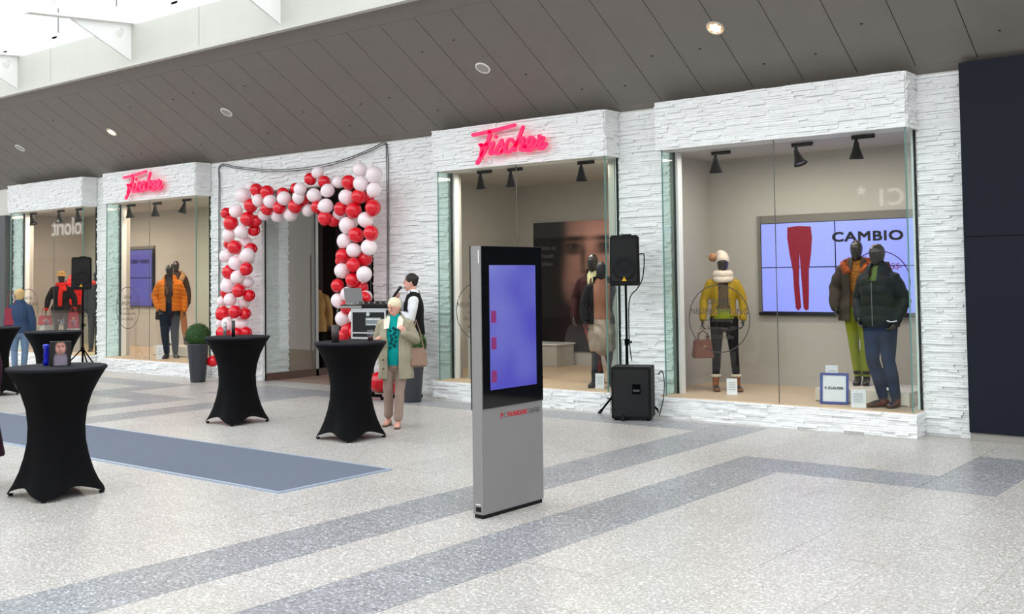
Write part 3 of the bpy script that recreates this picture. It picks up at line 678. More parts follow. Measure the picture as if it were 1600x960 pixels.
for s in BAL.split(';'):
    a = s.split(','); c, pt = a[0][0], a[0][1]; x, y, z, r = (float(q) for q in a[1:5])
    if pt == 't': zone = 'left corner of the arch top' if x < -15.4 else ('left half of the arch top' if x < -14.2 else ('right half of the arch top' if x < -13.1 else 'high right corner of the arch'))
    else: zone = ('lower part' if z < 1.35 else ('middle part' if z < 2.1 else 'upper part')) + ' of the %s arch column' % ('left' if pt == 'l' else 'right')
    zone += (', behind the front row' if y > 11.6 else '')
    balloon(c, x, y+random.uniform(-.03,.03), z, r, '%s balloon in the %s' % ({'R':'glossy red','W':'glossy white'}[c], zone), '%s balloons, %s' % ({'R':'red','W':'white'}[c], zone))
for x,y,z,r in ((-12.12,11.80,.17,.165),(-12.47,11.80,.16,.16),(-11.8,11.84,.14,.14)):
    balloon('R', x, y, z, r, 'large red balloon on the floor behind the black stand', 'red balloons on the entrance floor')

# ---- cable swag over the entrance
def curve_tube(name, pts, r, m, parent=None, n=6):
    P = [Vector(p) for p in pts]; Q = []
    for i in range(len(P)-1):
        a, b, c, e = P[max(0,i-1)], P[i], P[i+1], P[min(len(P)-1,i+2)]
        for s in range(6):
            t = s/6; Q.append(.5*((2*b)+(c-a)*t+(2*a-5*b+4*c-e)*t*t+(3*b-a-3*c+e)*t**3))
    Q.append(P[-1]); bm = bmesh.new(); tube(bm, [(q.x,q.y,q.z,r,r) for q in Q], n, cap=False); return fin(bm, name, m, parent, smooth=True)
M_CAB = mat('cable_grey', rgb(58,62,62), .6)
t = thing('cable_bundle', 'grey electric cables sagging across the wall above the balloon arch', 'cable', (-14.4, 12.0, 3.7))
for k in (0, 1):
    dd = .03*k; ex = .035*k
    pts = [(-2.16+ex,0,-3.68),(-2.15+ex,0,-2),(-2.14+ex,0,-.2),(-2.10,0,.22-dd),(-1.6,-.02,.16-dd),(-.9,-.04,.06-dd),(-.2,-.05,.0-dd),(.6,-.05,.0-dd*1.2),(1.3,-.04,.06-dd),(1.9,-.02,.18-dd),(2.2,0,.26-dd),(2.25+ex,0,.1),(2.26+ex,0,-1),(2.24+ex,0,-2.4),(2.24+ex,0,-3.68)]
    curve_tube('cable', pts, .0075, M_CAB, t)

# ---- totem kiosk
t = thing('information_totem', 'tall grey information totem with a blue touch screen', 'kiosk', (-5.27, 6.08, 0))
M_TOT = mat('totem_grey', rgb(150,148,148), .42, metal=.35, bump=.1, bscale=500)
box('housing', 0, .105, 0, .74, .03, 2.03, M_TOT, t, bevel=.004)
box('foot_plate', .01, .095, .01, .73, 0, .03, M_BPLAST, t)
box('side_trim', -.006, .0, -.002, .74, .8, 2.03, M_BPLAST, t)
box('glass_front', .1055, .112, .002, .738, .812, 2.028, mat('black_glass', rgb(12,12,15), .06, spec=.7), t)
M_KS = bpy.data.materials.new('touch_display'); M_KS.use_nodes = True; nt = M_KS.node_tree; b_ = nt.nodes['Principled BSDF']
g_ = nt.nodes.new('ShaderNodeTexCoord'); n_ = nt.nodes.new('ShaderNodeTexNoise'); n_.inputs['Scale'].default_value = .9
nt.links.new(g_.outputs['Object'], n_.inputs['Vector']); rp_ = nt.nodes.new('ShaderNodeValToRGB')
rp_.color_ramp.elements[0].position = .38; rp_.color_ramp.elements[0].color = (*rgb(84,80,196),1); rp_.color_ramp.elements[1].position = .62; rp_.color_ramp.elements[1].color = (*rgb(142,150,222),1)
sp_ = nt.nodes.new('ShaderNodeSeparateXYZ'); nt.links.new(g_.outputs['Object'], sp_.inputs[0])
ma_ = nt.nodes.new('ShaderNodeMapRange'); ma_.inputs[1].default_value = .95; ma_.inputs[2].default_value = 1.55; ma_.inputs[3].default_value = -.12; ma_.inputs[4].default_value = .12; nt.links.new(sp_.outputs[2], ma_.inputs[0])
ad_ = nt.nodes.new('ShaderNodeMath'); nt.links.new(n_.outputs['Fac'], ad_.inputs[0]); nt.links.new(ma_.outputs[0], ad_.inputs[1])
nt.links.new(ad_.outputs[0], rp_.inputs['Fac']); nt.links.new(rp_.outputs['Color'], b_.inputs['Emission Color']); b_.inputs['Emission Strength'].default_value = .42
b_.inputs['Base Color'].default_value = (.02,.02,.05,1); b_.inputs['Roughness'].default_value = .06
box('touch_display', .1125, .114, .085, .655, .945, 1.885, M_KS, t)
for z in (1.45, 1.25, 1.0): box('menu_icon', .1142, .1148, .10, .16, z, z+.09, mat('icon_plum', rgb(110,40,90), .3, emit=.3), t)
text('lettering', 'P', .052, TM((.1062,.21,.725),90,90), mat('red_print', rgb(190,30,45), .5), t, off=.002)
text('lettering', 'C', .052, TM((.1062,.243,.725),90,90), mat('grey_print', rgb(95,92,92), .5), t)
text('lettering', 'PAUNSDORF', .052, TM((.1062,.292,.725),90,90), MATS['red_print'], t, off=.0008, sx=.82)
text('lettering', 'CENTER', .052, TM((.1062,.548,.725),90,90), MATS['grey_print'], t, sx=.78)
box('maker_plate', .03, .075, -.002, .0005, .10, .107, M_WMETAL, t); box('vent_plate', .03, .08, -.002, .0005, .05, .085, M_BPLAST, t)
box('edge_slot', .078, .084, -.002, .0005, 1.9, 2.0, M_WMETAL, t)

# ---- carpet
c = thing('carpet_runner', 'blue grey carpet runner with silver edge trim on the pale floor', 'carpet', (-7.18, 5.8, 0))
box('pile', -16, -.03, .03, 1.31, 0, .012, M_CARPET, c); box('edge_trim', -16, 0, 0, .03, 0, .014, M_TRIM, c)
box('edge_trim', -.03, 0, .03, 1.31, 0, .014, M_TRIM, c); box('edge_trim', -16, 0, 1.31, 1.34, 0, .013, M_TRIM, c)

# ---- spandex-covered bar tables
PROF = [(1.06,.398),(1.02,.375),(.95,.335),(.85,.285),(.72,.245),(.58,.228),(.45,.235),(.32,.262),(.2,.30),(.1,.345),(.03,.385),(.012,.392)]
def bar_table(x, y, rot, lab, sc=1.0):
    t = thing('bar_table', lab, 'table', (x,y,0), R(rot), 'bar tables in black stretch covers')
    bm = bmesh.new(); n = 64; rings = []
    for z, r in PROF:
        k = max(0, (0.62-z)/.62)
        row = []
        for i in range(n):
            a = 2*math.pi*i/n; c4 = (1+math.cos(4*a))/2 # lobes on four feet
            star = (1-k*.27*(1-c4)**1.1)
            star2 = 1-.06*(1-c4)*(1 if .62 < z < 1 else 0)
            lift = 0
            if z < .13: lift = (.13-z)/.13*.085*(1-c4)**.6*1.05
            row.append(bm.verts.new((r*star*star2*math.cos(a)*sc, r*star*star2*math.sin(a)*sc, z+lift)))
        rings.append(row)
    for a, b in zip(rings, rings[1:]):
        for i in range(n): bm.faces.new((a[i],b[i],b[(i+1)%n],a[(i+1)%n]))
    fin(bm, 'stretch_cover', M_BLACK, t, smooth=True)
    lathe('top_cap', [(.40*sc,1.055),(.405*sc,1.065),(.403*sc,1.078),(.396*sc,1.082),(.30*sc,1.083),(.01,1.083)], mat('table_top_fabric', rgb(26,27,33), .8, spec=.2, bump=.2, bscale=500), t, n=48)
    cyl('pole', (0,0,.02), (0,0,1.05), .03, M_BMETAL, t)
    for i in range(4):
        a = math.pi/2*i; cyl('foot', (.368*sc*math.cos(a), .368*sc*math.sin(a), 0), (.368*sc*math.cos(a), .368*sc*math.sin(a), .02), .02, M_BPLAST, t)
    return t
bar_table(-9.0, 8.3, 43, 'black covered bar table beside the woman in the beige coat')
bar_table(-11.2, 8.4, 43, 'black covered bar table in front of the left balloon column')
bar_table(-8.75, 4.7, 47, 'large near black covered bar table carrying the portrait box', 1.0)
bar_table(-15.0, 8.0, 45, 'black covered bar table with drinking glasses in front of the farthest left window')
bar_table(-17.25, 8.2, 45, 'black covered bar table cut off by the left picture edge')

def vase(x, y, z, r, h, m, lab, nm='candle_holder', cat='candle holder'):
    t = thing(nm, lab, cat, (x,y,z)); lathe('holder', [(r,0),(r,h),(r*.86,h),(r*.82,h-.03),(.01,h-.035)], m, t); cyl('candle', (0,0,h-.03), (0,0,h-.008), r*.5, M_WMETAL, t); return t
TT = 1.084
vase(-9.03, 8.1, TT, .042, .195, mat('dark_wood', rgb(62,50,50), .45), 'thick dark cylindrical candle holder on the table beside the coated woman')
vase(-11.12, 8.28, TT, .022, .20, mat('black_vase', rgb(20,18,20), .4), 'slim black cylindrical holder on the table before the left balloons')
vase(-11.52, 8.45, TT, .022, .17, mat('marble_vase', rgb(205,205,205), .3, c2=rgb(70,70,75), vscale=40), 'slim black and white patterned holder on the table before the left balloons')
M_CLEAR = glass('clear_glass', (.86,.88,.90))
def tumbler(x, y, stem, lab, z=TT):
    t = thing('wine_glass' if stem else 'drinking_glass', lab, 'glass', (x,y,z))
    if stem:
        lathe('foot', [(.034,0),(.033,.004),(.006,.009),(.004,.07),(.006,.075)], M_CLEAR, t, 16); lathe('bowl', [(.006,.075),(.024,.09),(.034,.125),(.036,.165),(.034,.165),(.032,.125),(.022,.093),(.004,.08)], M_CLEAR, t, 16)
    else:
        lathe('cup', [(.028,0),(.036,.13),(.034,.13),(.027,.012),(.004,.01)], M_CLEAR, t, 16); lathe('drink', [(.0265,.012),(.030,.06),(.002,.06)], mat('cola', rgb(90,30,28), .2), t, 16)
tumbler(-8.78, 8.4, False, 'tumbler with red drink on the table beside the coated woman')
tumbler(-14.98, 7.88, True, 'leftmost stemmed glass on the table before the farthest left window')
tumbler(-14.62, 8.1, True, 'rightmost stemmed glass on the table before the farthest left window')
tumbler(-14.82, 8.02, True, 'middle stemmed glass on the table before the farthest left window')

# ---- portrait box on the near table
def small_face(u, v):
    c = np.array([.085,.075,.07])
    g = 1/(1+math.exp(((abs(u-.52)/.33)**3+((v-.12)/.42)**4-1)*6)); c = c*(1-g)+np.array([.52,.48,.55])*g
    f = 1/(1+math.exp((((u-.52)/.25)**2+((v-.74)/.30)**2-1)*7)); c = c*(1-f)+np.array([.80,.57,.51])*f
    for ex in (.42,.62): c = c*(1-.65*G(u,v,ex,.80,.06,.025)); c = c*(1-.4*G(u,v,ex,.85,.08,.018))
    c = c*(1-.35*G(u,v,.47,.72,.03,.08)); c = c*(1-.5*G(u,v,.5,.62,.09,.02)); c = c*(1-.35*G(u,v,.52,.5,.2,.08)); c = c*(1-.5*G(u,v,.52,1.02,.3,.06))
    return lin(tuple(np.clip(c,0,1)))
t = thing('portrait_box', 'black tabletop display box printed with a man portrait', 'display box', (-8.77, 4.74, TT), R(60))
box('box_body', -.085, .085, -.05, .05, 0, .205, M_BPLAST, t, bevel=.002); painted('portrait_print', .165, .20, 60, 70, small_face, t, (-.0825,-.0515,.003), 'small_portrait', .3)
box('blue_strip', -.0865, -.0855, -.045, .045, .02, .19, mat('blue_print', rgb(20,30,170), .3, emit=.1), t)
tb = thing('blue_flask', 'small deep blue lidded flask beside the portrait box', 'bottle', (-8.88, 4.67, TT)); lathe('body', [(.022,0),(.024,.03),(.019,.05),(.019,.14),(.024,.16)], mat('cobalt', rgb(15,25,170), .2), tb, 20); lathe('lid', [(.026,.161),(.026,.176),(.005,.182)], mat('cobalt_light', rgb(60,70,215), .2), tb, 20)

# ---- loudspeakers on tripods
def pa_speaker(x, y, z, rz, lab, h=.64, w=.39):
    t = thing('loudspeaker', lab, 'loudspeaker', (x,y,z), R(rz), 'black loudspeakers on tripods')
    bm = bmesh.new(); pts = [(-w/2,-.17),(w/2,-.17),(w*.36,.17),(-w*.36,.17)]
    a = [bm.verts.new((px,py,0)) for px,py in pts]; b = [bm.verts.new((px*.96,py,h)) for px,py in pts]
    bm.faces.new(a[::-1]); bm.faces.new(b)
    for i in range(4): bm.faces.new((a[i],a[(i+1)%4],b[(i+1)%4],b[i]))
    fin(bm, 'cabinet', M_BPLAST, t, bevel=.018)
    o = box('grille', -w/2+.03, w/2-.03, -.182, -.168, .05, h-.05, mat('black_grille', rgb(13,13,15), .7, bump=.8, bscale=350), t, bevel=.006)
    lathe('woofer', [(.15,0),(.145,.008),(.12,.002),(.05,-.0),(.01,.006)], M_BPLAST, t, loc=(0,0,0)); w_o = t.children[-1]; w_o.rotation_euler = (R(90),0,0); w_o.location = (0,-.183,.23)
    bm = bmesh.new(); q = [bm.verts.new(p) for p in ((-.03,-.19,.06),(.03,-.19,.06),(0,-.19,.115),(-.03,-.184,.06),(.03,-.184,.06),(0,-.184,.115))]
    bm.faces.new(q[:3]); bm.faces.new(q[3:][::-1]); [bm.faces.new((q[i],q[(i+1)%3],q[(i+1)%3+3],q[i+3])) for i in range(3)]
    fin(bm, 'badge', mat('badge_yellow', rgb(235,180,40), .4), t)
    box('carry_handle', -.06, .06, -.02, .04, h-.001, h+.016, M_BMETAL, t)
    return t
def tripod(x, y, rz, top, lab):
    t = thing('speaker_stand', lab, 'stand', (x,y,0), R(rz))
    cyl('pole', (0,0,.10), (0,0,.95), .019, M_BMETAL, t); cyl('inner_pole', (0,0,.9), (0,0,top), .015, M_BMETAL, t)
    c = cyl('collar', (0,0,.9), (0,0,.98), .028, M_BMETAL, t); cyl('knob', (.02,0,.94), (.07,0,.94), .015, M_BPLAST, c); cyl('leg_hub', (0,0,.42), (0,0,.50), .034, M_BMETAL, t)
    for i in range(3):
        a = 2*math.pi*i/3; e = (.45*math.cos(a), .45*math.sin(a), .02); l = cyl('leg', (.03*math.cos(a),.03*math.sin(a),.46), e, .013, M_BMETAL, t)
        cyl('rubber_foot', (e[0]*.95,e[1]*.95,.045), (e[0]*1.05,e[1]*1.05,.0), .02, M_BPLAST, l)
        cyl('brace', (.02*math.cos(a),.02*math.sin(a),.12), (.33*math.cos(a),.33*math.sin(a),.21), .008, M_BMETAL, t)
    return t
tripod(-7.39, 11.55, 55, 1.66, 'black tripod stand carrying the loudspeaker beside the middle window')
pa_speaker(-7.37, 11.55, 1.66, 22, 'black loudspeaker on a tripod between the middle and widest windows')
tripod(-19.78, 11.15, 15, 1.64, 'black tripod stand before the farthest left window')
pa_speaker(-19.78, 11.15, 1.64, 50, 'black loudspeaker on a tripod in front of the farthest left window')
t = thing('subwoofer', 'black square bass speaker on the floor under the tripod loudspeaker', 'loudspeaker', (-7.1, 11.38, 0), R(24))
t.location = (-7.13, 11.22, 0)
box('cabinet', -.245, .245, 0, .40, .02, .66, M_BPLAST, t, bevel=.01)
for sx in (-.2,.2):
    for yy in (.05,.35): cyl('foot', (sx,yy,0), (sx,yy,.02), .02, M_BMETAL, t)
box('front_grille', -.22, .22, -.012, -.001, .05, .63, MATS['black_grille'], t, bevel=.004)
hd = box('side_handle', .02, .12, -.02, -.0125, .33, .45, M_BMETAL, t, bevel=.003); box('handle_bar', .03, .11, -.028, -.021, .36, .385, mat('bar_grey', rgb(70,70,74), .5), hd)
t = thing('speaker_cable', 'black cable hanging from the loudspeaker to the bass speaker', 'cable', (-7.2, 11.6, 0))
curve_tube('cable', [(-.03,.0,2.05),(.05,.0,2.06),(.06,.0,1.95),(.03,.0,1.75),(-.05,.0,1.62),(-.15,-.02,1.5),(-.17,-.025,1.2),(-.165,-.02,.9),(-.15,.0,.7)], .008, M_BPLAST, t)
curve_tube('cable', [(.27,-.05,.55),(.34,-.08,.6),(.37,-.08,.45),(.36,-.1,.25),(.3,-.1,.05)], .007, M_BPLAST, t)

# ---- planters
def planter(x, y, lab, lab2):
    t = thing('planter', lab, 'planter', (x,y,0), 0, 'tall dark planters'); lathe('pot', [(.125,0),(.13,.02),(.185,.66),(.19,.68),(.175,.68),(.165,.62)], mat('pot_slate', rgb(52,54,60), .5, bump=.15, bscale=60), t, 32)
    cyl('soil', (0,0,.6), (0,0,.635), .168, mat('soil', rgb(50,38,30), .95), t, n=24)
    p = thing('boxwood_ball', lab2, 'plant', (x,y,.62)); cyl('stem', (0,0,0), (0,0,.12), .018, M_BROWN, p, n=8)
    bm = bmesh.new(); bmesh.ops.create_icosphere(bm, subdivisions=3, radius=.195)
    for v in bm.verts: v.co *= random.uniform(.94,1.02); v.co.z += .2
    fin(bm, 'foliage_core', mat('leaf_dark', rgb(30,62,26), .8), p)
    bm = bmesh.new()
    for i in range(5200):
        d_ = Vector((random.gauss(0,1),random.gauss(0,1),random.gauss(0,1))).normalized(); c_ = d_*random.uniform(.185,.222)+Vector((0,0,.2))
        s_ = d_.orthogonal().normalized(); s_ = Matrix.Rotation(random.uniform(0,6.28),3,d_) @ s_; u_2 = (d_.cross(s_)+d_*random.uniform(-.6,.9)).normalized(); a_ = .011
        bm.faces.new([bm.verts.new(c_+s_*a_*p_+u_2*a_*q_*1.5) for p_,q_ in ((-.6,0),(0,-1),(.6,0),(0,1))])
    o = fin(bm, 'foliage', mat('leaf_green', rgb(58,104,40), .6, c2=rgb(32,66,24), vscale=60), p); o['kind'] = 'stuff'
planter(-16.19, 11.3, 'dark tapered planter left of the balloon arch', 'clipped boxwood ball left of the balloon arch')
planter(-10.85, 11.2, 'dark tapered planter behind the woman in the beige coat', 'clipped boxwood ball behind the woman in the beige coat')

# ---- music rack: flight case on a stand, mixer, laptop
t = thing('keyboard_stand', 'black steel stand under the flight case beside the entrance', 'stand', (-11.70, 11.33, 0), R(15))
for x in (-.26,.26):
    for y in (-.2,.2): cyl('leg', (x,y,.04), (x,y,.86), .018, M_BMETAL, t)
    box('foot_bar', x-.03, x+.03, -.3, .3, 0, .04, M_BMETAL, t)
box('cross_bar', -.23, .23, -.3, -.25, .04, .08, M_BMETAL, t); box('cross_bar', -.29, .29, -.2, .2, .86, .89, M_BMETAL, t)
for x in (-.12, 0): cyl('brace', (x,-.2,.04), (x,-.2,.86), .012, M_BMETAL, t)
fc = thing('flight_case', 'black flight case with aluminium edges and a label plate', 'case', (-11.70, 11.33, .89), R(15))
box('case_body', -.29, .29, -.24, .24, 0, .42, mat('case_black', rgb(14,14,16), .4), fc)
M_ALU = mat('aluminium', rgb(205,208,210), .35, metal=.4)
for z in (0,.40): box('edge_rail', -.30, .30, -.25, -.235, z-.001, z+.028, M_ALU, fc)
box('edge_rail', -.295, .295, -.249, -.236, .08, .10, M_ALU, fc)
for x in (-.30,.275): box('corner_rail', x, x+.025, -.2495, -.2355, 0, .42, M_ALU, fc)
box('lid', -.30, .30, -.25, .25, .43, .455, M_ALU, fc)
cyl('latch', (0,-.262,.37), (0,-.24,.37), .03, M_ALU, fc); pl = box('label_plate', -.05, .22, -.247, -.241, .2, .32, mat('plate_grey', rgb(120,132,135), .5), fc)
[box('text_line', -.035+.036*i, -.035+.036*i+(.028 if i%3 else .022), -.2485, -.2472, .285, .305, M_WMETAL, pl) for i in range(7)]; box('text_line', -.03, .2, -.2485, -.2472, .215, .222, M_WMETAL, pl)
mx_ = thing('audio_mixer', 'flat black audio mixer on top of the flight case', 'mixer', (-11.70, 11.30, 1.345), R(15))
bm = bmesh.new(); bm_box(bm, -.48, .30, -.22, .2, .0, .05)
for v in bm.verts:
    if v.co.y > 0: v.co.z += .05*(v.co.z > .02)
fin(bm, 'housing', M_BPLAST, mx_)
for i in range(7): cyl('fader_knob', (-.38+.1*i,-.05,.065), (-.38+.1*i,-.05,.095), .014, M_STEEL, mx_, n=10)
box('front_rail', -.49, -.1, -.235, -.221, .005, .04, M_STEEL, mx_)
lp = thing('laptop', 'grey laptop standing open on the audio mixer', 'laptop', (-12.05, 11.20, 1.40), R(75))
box('keyboard_base', -.15, .15, -.2, .02, 0, .018, M_STEEL, lp)
bm = bmesh.new(); bm_box(bm, -.15, .15, 0, .012, 0, .23); [setattr(v.co,'y',v.co.y+v.co.z*.25) for v in bm.verts]
for v in bm.verts: v.co.z += .019
fin(bm, 'screen_lid', mat('lid_grey', rgb(125,125,128), .5), lp)

# ---- cards and frames in the windows
def price_card(x, y, z, w, h, rz, lab, m=None):
    t = thing('price_card', lab, 'sign', (x,y,z), R(rz), 'white price cards in the windows')
    bm = bmesh.new(); bm_box(bm, -w/2, w/2, 0, .004, .0, h)
    for v in bm.verts: v.co.y += v.co.z*.15
    fin(bm, 'card', mat('card_white', rgb(238,240,244), .5), t); box('foot', -w/2, w/2, -.01, .07, 0, .004, M_WMETAL, t)
    for i in range(5): 
        l = box('text_line', -w*.32, w*.32, -.002, -.0005, h*.3+i*h*.11, h*.3+i*h*.11+.006, mat('line_grey', rgb(150,155,165), .6), t); l.location.y = (h*.3+i*h*.11)*.15
price_card(-6.3, 12.28, .27, .13, .2, 27, 'white price card at the fur trimmed boots of the yellow jacket mannequin')
price_card(-4.52, 11.86, .27, .16, .2, 20, 'white price card on the deck beside the brown boots')
price_card(-4.97, 12.22, .435, .14, .26, 20, 'white price card on the step between the two mannequins in parkas')
price_card(-8.12, 12.0, .27, .12, .2, 27, 'white price card behind the middle tripod leg')
price_card(-18.42, 11.98, .27, .12, .27, 50, 'white price card at the shoes of the orange puffer mannequin')
t = thing('picture_frame', 'blue framed card standing on the deck of the widest window', 'frame', (-4.85, 11.98, .275), R(14))
t.rotation_euler = (R(-10),0,R(14))
box('card', -.13, .13, 0, .008, .02, .33, mat('card_white', rgb(238,240,244), .5), t); M_BF = mat('frame_blue', rgb(62,78,150), .4)
for a in ((-.16,.16,0,.028),(-.16,.16,.33,.358)): box('frame_rail', a[0], a[1], -.008, .016, a[2], a[3], M_BF, t)
for a in ((-.16,-.132),(.132,.16)): box('frame_rail', a[0], a[1], -.008, .016, .0285, .3295, M_BF, t)
text('brand_lettering', 'K KLAUSER', .042, TM((-.108,-.003,.17)), mat('ink_dark', rgb(40,40,50), .5), t, off=.001)
t = thing('display_step', 'low white display step under the parka mannequin', 'step', (-4.6, 12.6, .27)); box('block', -.55, .55, -.45, .45, 0, .16, mat('step_white', rgb(225,215,200), .5), t, bevel=.003); box('kick_line', -.54, .54, -.452, -.4505, .005, .02, MATS['recess_grey'], t)
t = thing('display_step', 'low white display step behind the orange puffer mannequin', 'step', (-18.75, 13.0, .27)); box('block', -.70, .70, -.5, .5, 0, .2, MATS['step_white'], t, bevel=.003); box('kick_line', -.69, .69, -.502, -.5005, .005, .02, MATS['recess_grey'], t)
t = thing('blue_easel_card', 'blue edged triangular card on the step behind the orange puffer mannequin', 'sign', (-19.12, 12.72, .47), R(40))
flat('card', [(-.02,.36),(.12,0),(-.14,0)], 0, MATS['card_white'], t, .01); flat('edge', [(-.035,.39),(-.02,.36),(-.14,0),(-.165,-.0)], -.004, M_BF, t, .012); flat('base_edge', [(-.14,0),(.12,0),(.12,.02),(-.14,.02)], -.004, M_BF, t, .003)
# ================================================================== FIGURES
V = Vector
PROFS = {'m': [(.84,.168,.118),(.95,.172,.122),(1.08,.150,.110),(1.25,.172,.122),(1.36,.182,.115),(1.43,.135,.088),(1.49,.066,.064)],
         'f': [(.84,.170,.118),(.95,.172,.120),(1.08,.125,.095),(1.22,.148,.125),(1.35,.160,.105),(1.43,.118,.080),(1.49,.056,.058)],
         'o': [(.84,.185,.145),(.95,.195,.155),(1.08,.185,.150),(1.22,.190,.155),(1.35,.180,.125),(1.43,.130,.090),(1.49,.062,.062)]}
class Fig:
    def __init__(s, name, label, cat, loc, rz, sex='m', height=1.78, group=None, J=None, headrot=(0,0), head_z=0):
        s.root = thing(name, label, cat, loc, R(rz), group); k = height/1.75; s.root.scale = (k,k,k)
        s.sex = sex; s.prof = PROFS[sex]
        s.J = dict(neck=(0,0,1.47), head=(0,-.02,1.635), pel=(0,0,.93), shL=(.165,0,1.395), elL=(.235,.03,1.13), wrL=(.25,-.03,.88), shR=(-.165,0,1.395), elR=(-.235,.03,1.13), wrR=(-.25,-.03,.88),
                   hiL=(.09,0,.90), knL=(.10,-.02,.50), anL=(.11,.02,.09), hiR=(-.09,0,.90), knR=(-.10,-.02,.50), anR=(-.11,.02,.09), toL=(.14,-.13,.0), toR=(-.14,-.13,.0))
        if J: s.J.update(J)
        s.J = {a: V(b) for a, b in s.J.items()}
        s.Mh = Matrix.Rotation(R(headrot[0]),3,'Z') @ Matrix.Rotation(R(headrot[1]),3,'X')
    def ctr(s, z):
        a, b = s.J['pel'], s.J['neck']; t = (z-a.z)/(b.z-a.z); t = max(-.3, min(1.1, t)); q = a.lerp(b, t); return q.x, q.y
    def rad(s, z):
        P = s.prof
        if z <= P[0][0]: return P[0][1:]
        for a, b in zip(P, P[1:]):
            if z <= b[0]: t = (z-a[0])/(b[0]-a[0]); return a[1]+(b[1]-a[1])*t, a[2]+(b[2]-a[2])*t
        return P[-1][1:]
    def H(s, x, y, z): return s.J['head'] + s.Mh @ V((x,y,z))
    def headprof(s, prof, ref=None): return ([(*s.H(0,y,z), a, b) for z, y, a, b in prof], s.Mh @ V((1,0,0)), .5)
    def hand(s, sd, d=None, p=None, curl=.45):
        S = 1 if sd == 'L' else -1; wr, el = s.J['wr'+sd], s.J['el'+sd]
        d = (wr-el).normalized() if d is None else V(d).normalized()
        p = V((-S,0,0)) if p is None else V(p); p = (p-d*p.dot(d)).normalized()
        t = d.cross(p)*(-S); C = []
        q = lambda v, a, b=None: (*v, a, b if b else a)
        C.append(([q(wr-d*.02,.026,.021), q(wr+d*.03,.034,.017), q(wr+d*.085,.039,.014)], t))
        for off, ln in ((.029,.068),(.0098,.077),(-.0098,.070),(-.029,.054)):
            b = wr+d*.085+t*off; pts = [q(b-d*.01,.0095)]; a = 0
            for fr in (.45,.32,.23):
                a += curl*(1.0 if fr == .45 else 1.25); b = b + (d*math.cos(a)+p*math.sin(a))*ln*fr; pts.append(q(b, .0088 if fr > .3 else .0078))
            C.append((pts, t))
        b = wr+d*.02+t*.024; b1 = b+(d*.6+t*.75+p*.25).normalized()*.038; b2 = b1+(d*.8+t*.25+p*.5).normalized()*.034
        C.append(([q(b,.0125), q(b1,.0105), q(b2,.0085)], p)); return C
    def body(s, m, human=False, vox=.008, hands=None, fat=1.0):
        J = s.J; C = []; hands = hands or {}
        C.append([(*s.ctr(z), z, s.rad(z)[0]*.93, s.rad(z)[1]*.93) for z in (.86,.95,1.05,1.15,1.25,1.35,1.42,1.48)])
        nb = J['neck']; hc = J['head']
        C.append([(nb.x,nb.y+.01,nb.z-.04,.066*fat,.064), (*((nb+hc)/2+V((0,.005,0))), .052*fat,.056), (*s.H(0,.012,-.05),.052*fat,.058)])
        if human:
            C.append(s.headprof([(-.112,-.052,.024,.022),(-.095,-.040,.044,.045),(-.05,-.018,.062*fat,.072),(0,-.004,.071*fat,.088),(.045,.006,.074,.094),(.08,.008,.065,.082),(.104,.008,.046,.058)]))
            C.append(([(*s.H(0,-.088,.018),.008,.008),(*s.H(0,-.108,-.014),.011,.011),(*s.H(0,-.100,-.028),.015,.010)], s.Mh@V((1,0,0))))
            C.append(([(*s.H(-.032,-.082,.032),.008),(*s.H(0,-.090,.034),.008),(*s.H(.032,-.082,.032),.008)], V((0,0,1))))
            C.append(([(*s.H(-.018,-.086,-.062),.008),(*s.H(0,-.094,-.060),.009),(*s.H(.018,-.086,-.062),.008)], V((0,0,1))))
            for e in (-1,1): C.append(([(*s.H(e*.073,.005,-.032),.006,.011),(*s.H(e*.079,.010,-.005),.007,.017),(*s.H(e*.079,.012,.018),.006,.013)], s.Mh@V((1,0,0))))
        else:
            C.append(s.headprof([(-.118,-.040,.026,.026),(-.09,-.030,.050,.052),(-.04,-.012,.068,.080),(.02,.0,.076,.094),(.05,.004,.074,.091),(.08,.006,.064,.080),(.102,.007,.046,.058)]))
        for sd in 'LR':
            C.append([(*J['sh'+sd],.048),(*((J['sh'+sd]*.6+J['el'+sd]*.4)),.047),(*J['el'+sd],.038),(*(J['el'+sd]*.6+J['wr'+sd]*.4),.037),(*J['wr'+sd],.025,.022)])
            C += s.hand(sd, **hands.get(sd, {}))
            C.append([(*J['hi'+sd],.088,.092),(*(J['hi'+sd]*.5+J['kn'+sd]*.5),.070,.075),(*J['kn'+sd],.050,.053),(*(J['kn'+sd]*.65+J['an'+sd]*.35+V((0,.015,0))),.050,.056),(*J['an'+sd],.033,.038)])
            C.append([(*(J['an'+sd]+V((0,.02,-.035))),.032,.03),(*((J['an'+sd]+J['to'+sd])/2),.038,.03),(J['to'+sd].x,J['to'+sd].y,J['to'+sd].z+.028,.040,.02)])
        o = blob('body', C, m, s.root, vox, 3); s.b = o
        if human:
            for e in (-1,1):
                c = s.H(e*.030,-.0875,.012)
                E_ = blob_simple('eye', c, .0095, mat('eye_white', rgb(168,146,138), .3), s.root, s.Mh, (1.25,.6,.62))
                blob_simple('iris', c + s.Mh@V((0,-.0065,0)), .005, mat('iris_dark', rgb(40,32,30), .2), s.root, s.Mh, (1,.5,1))
            tubes('mouth', [[(*s.H(-.021,-.092,-.061),.0028),(*s.H(0,-.1025,-.060),.004),(*s.H(.021,-.092,-.061),.0028)]], mat('lips', rgb(176,98,92), .5), s.root, 8)
        return o
    def brows(s, m):
        for e in (-1,1): tubes('eyebrow', [[(*s.H(e*.014,-.093,.037),.0035),(*s.H(e*.03,-.0905,.043),.004),(*s.H(e*.046,-.080,.038),.003)]], m, s.root, 8)
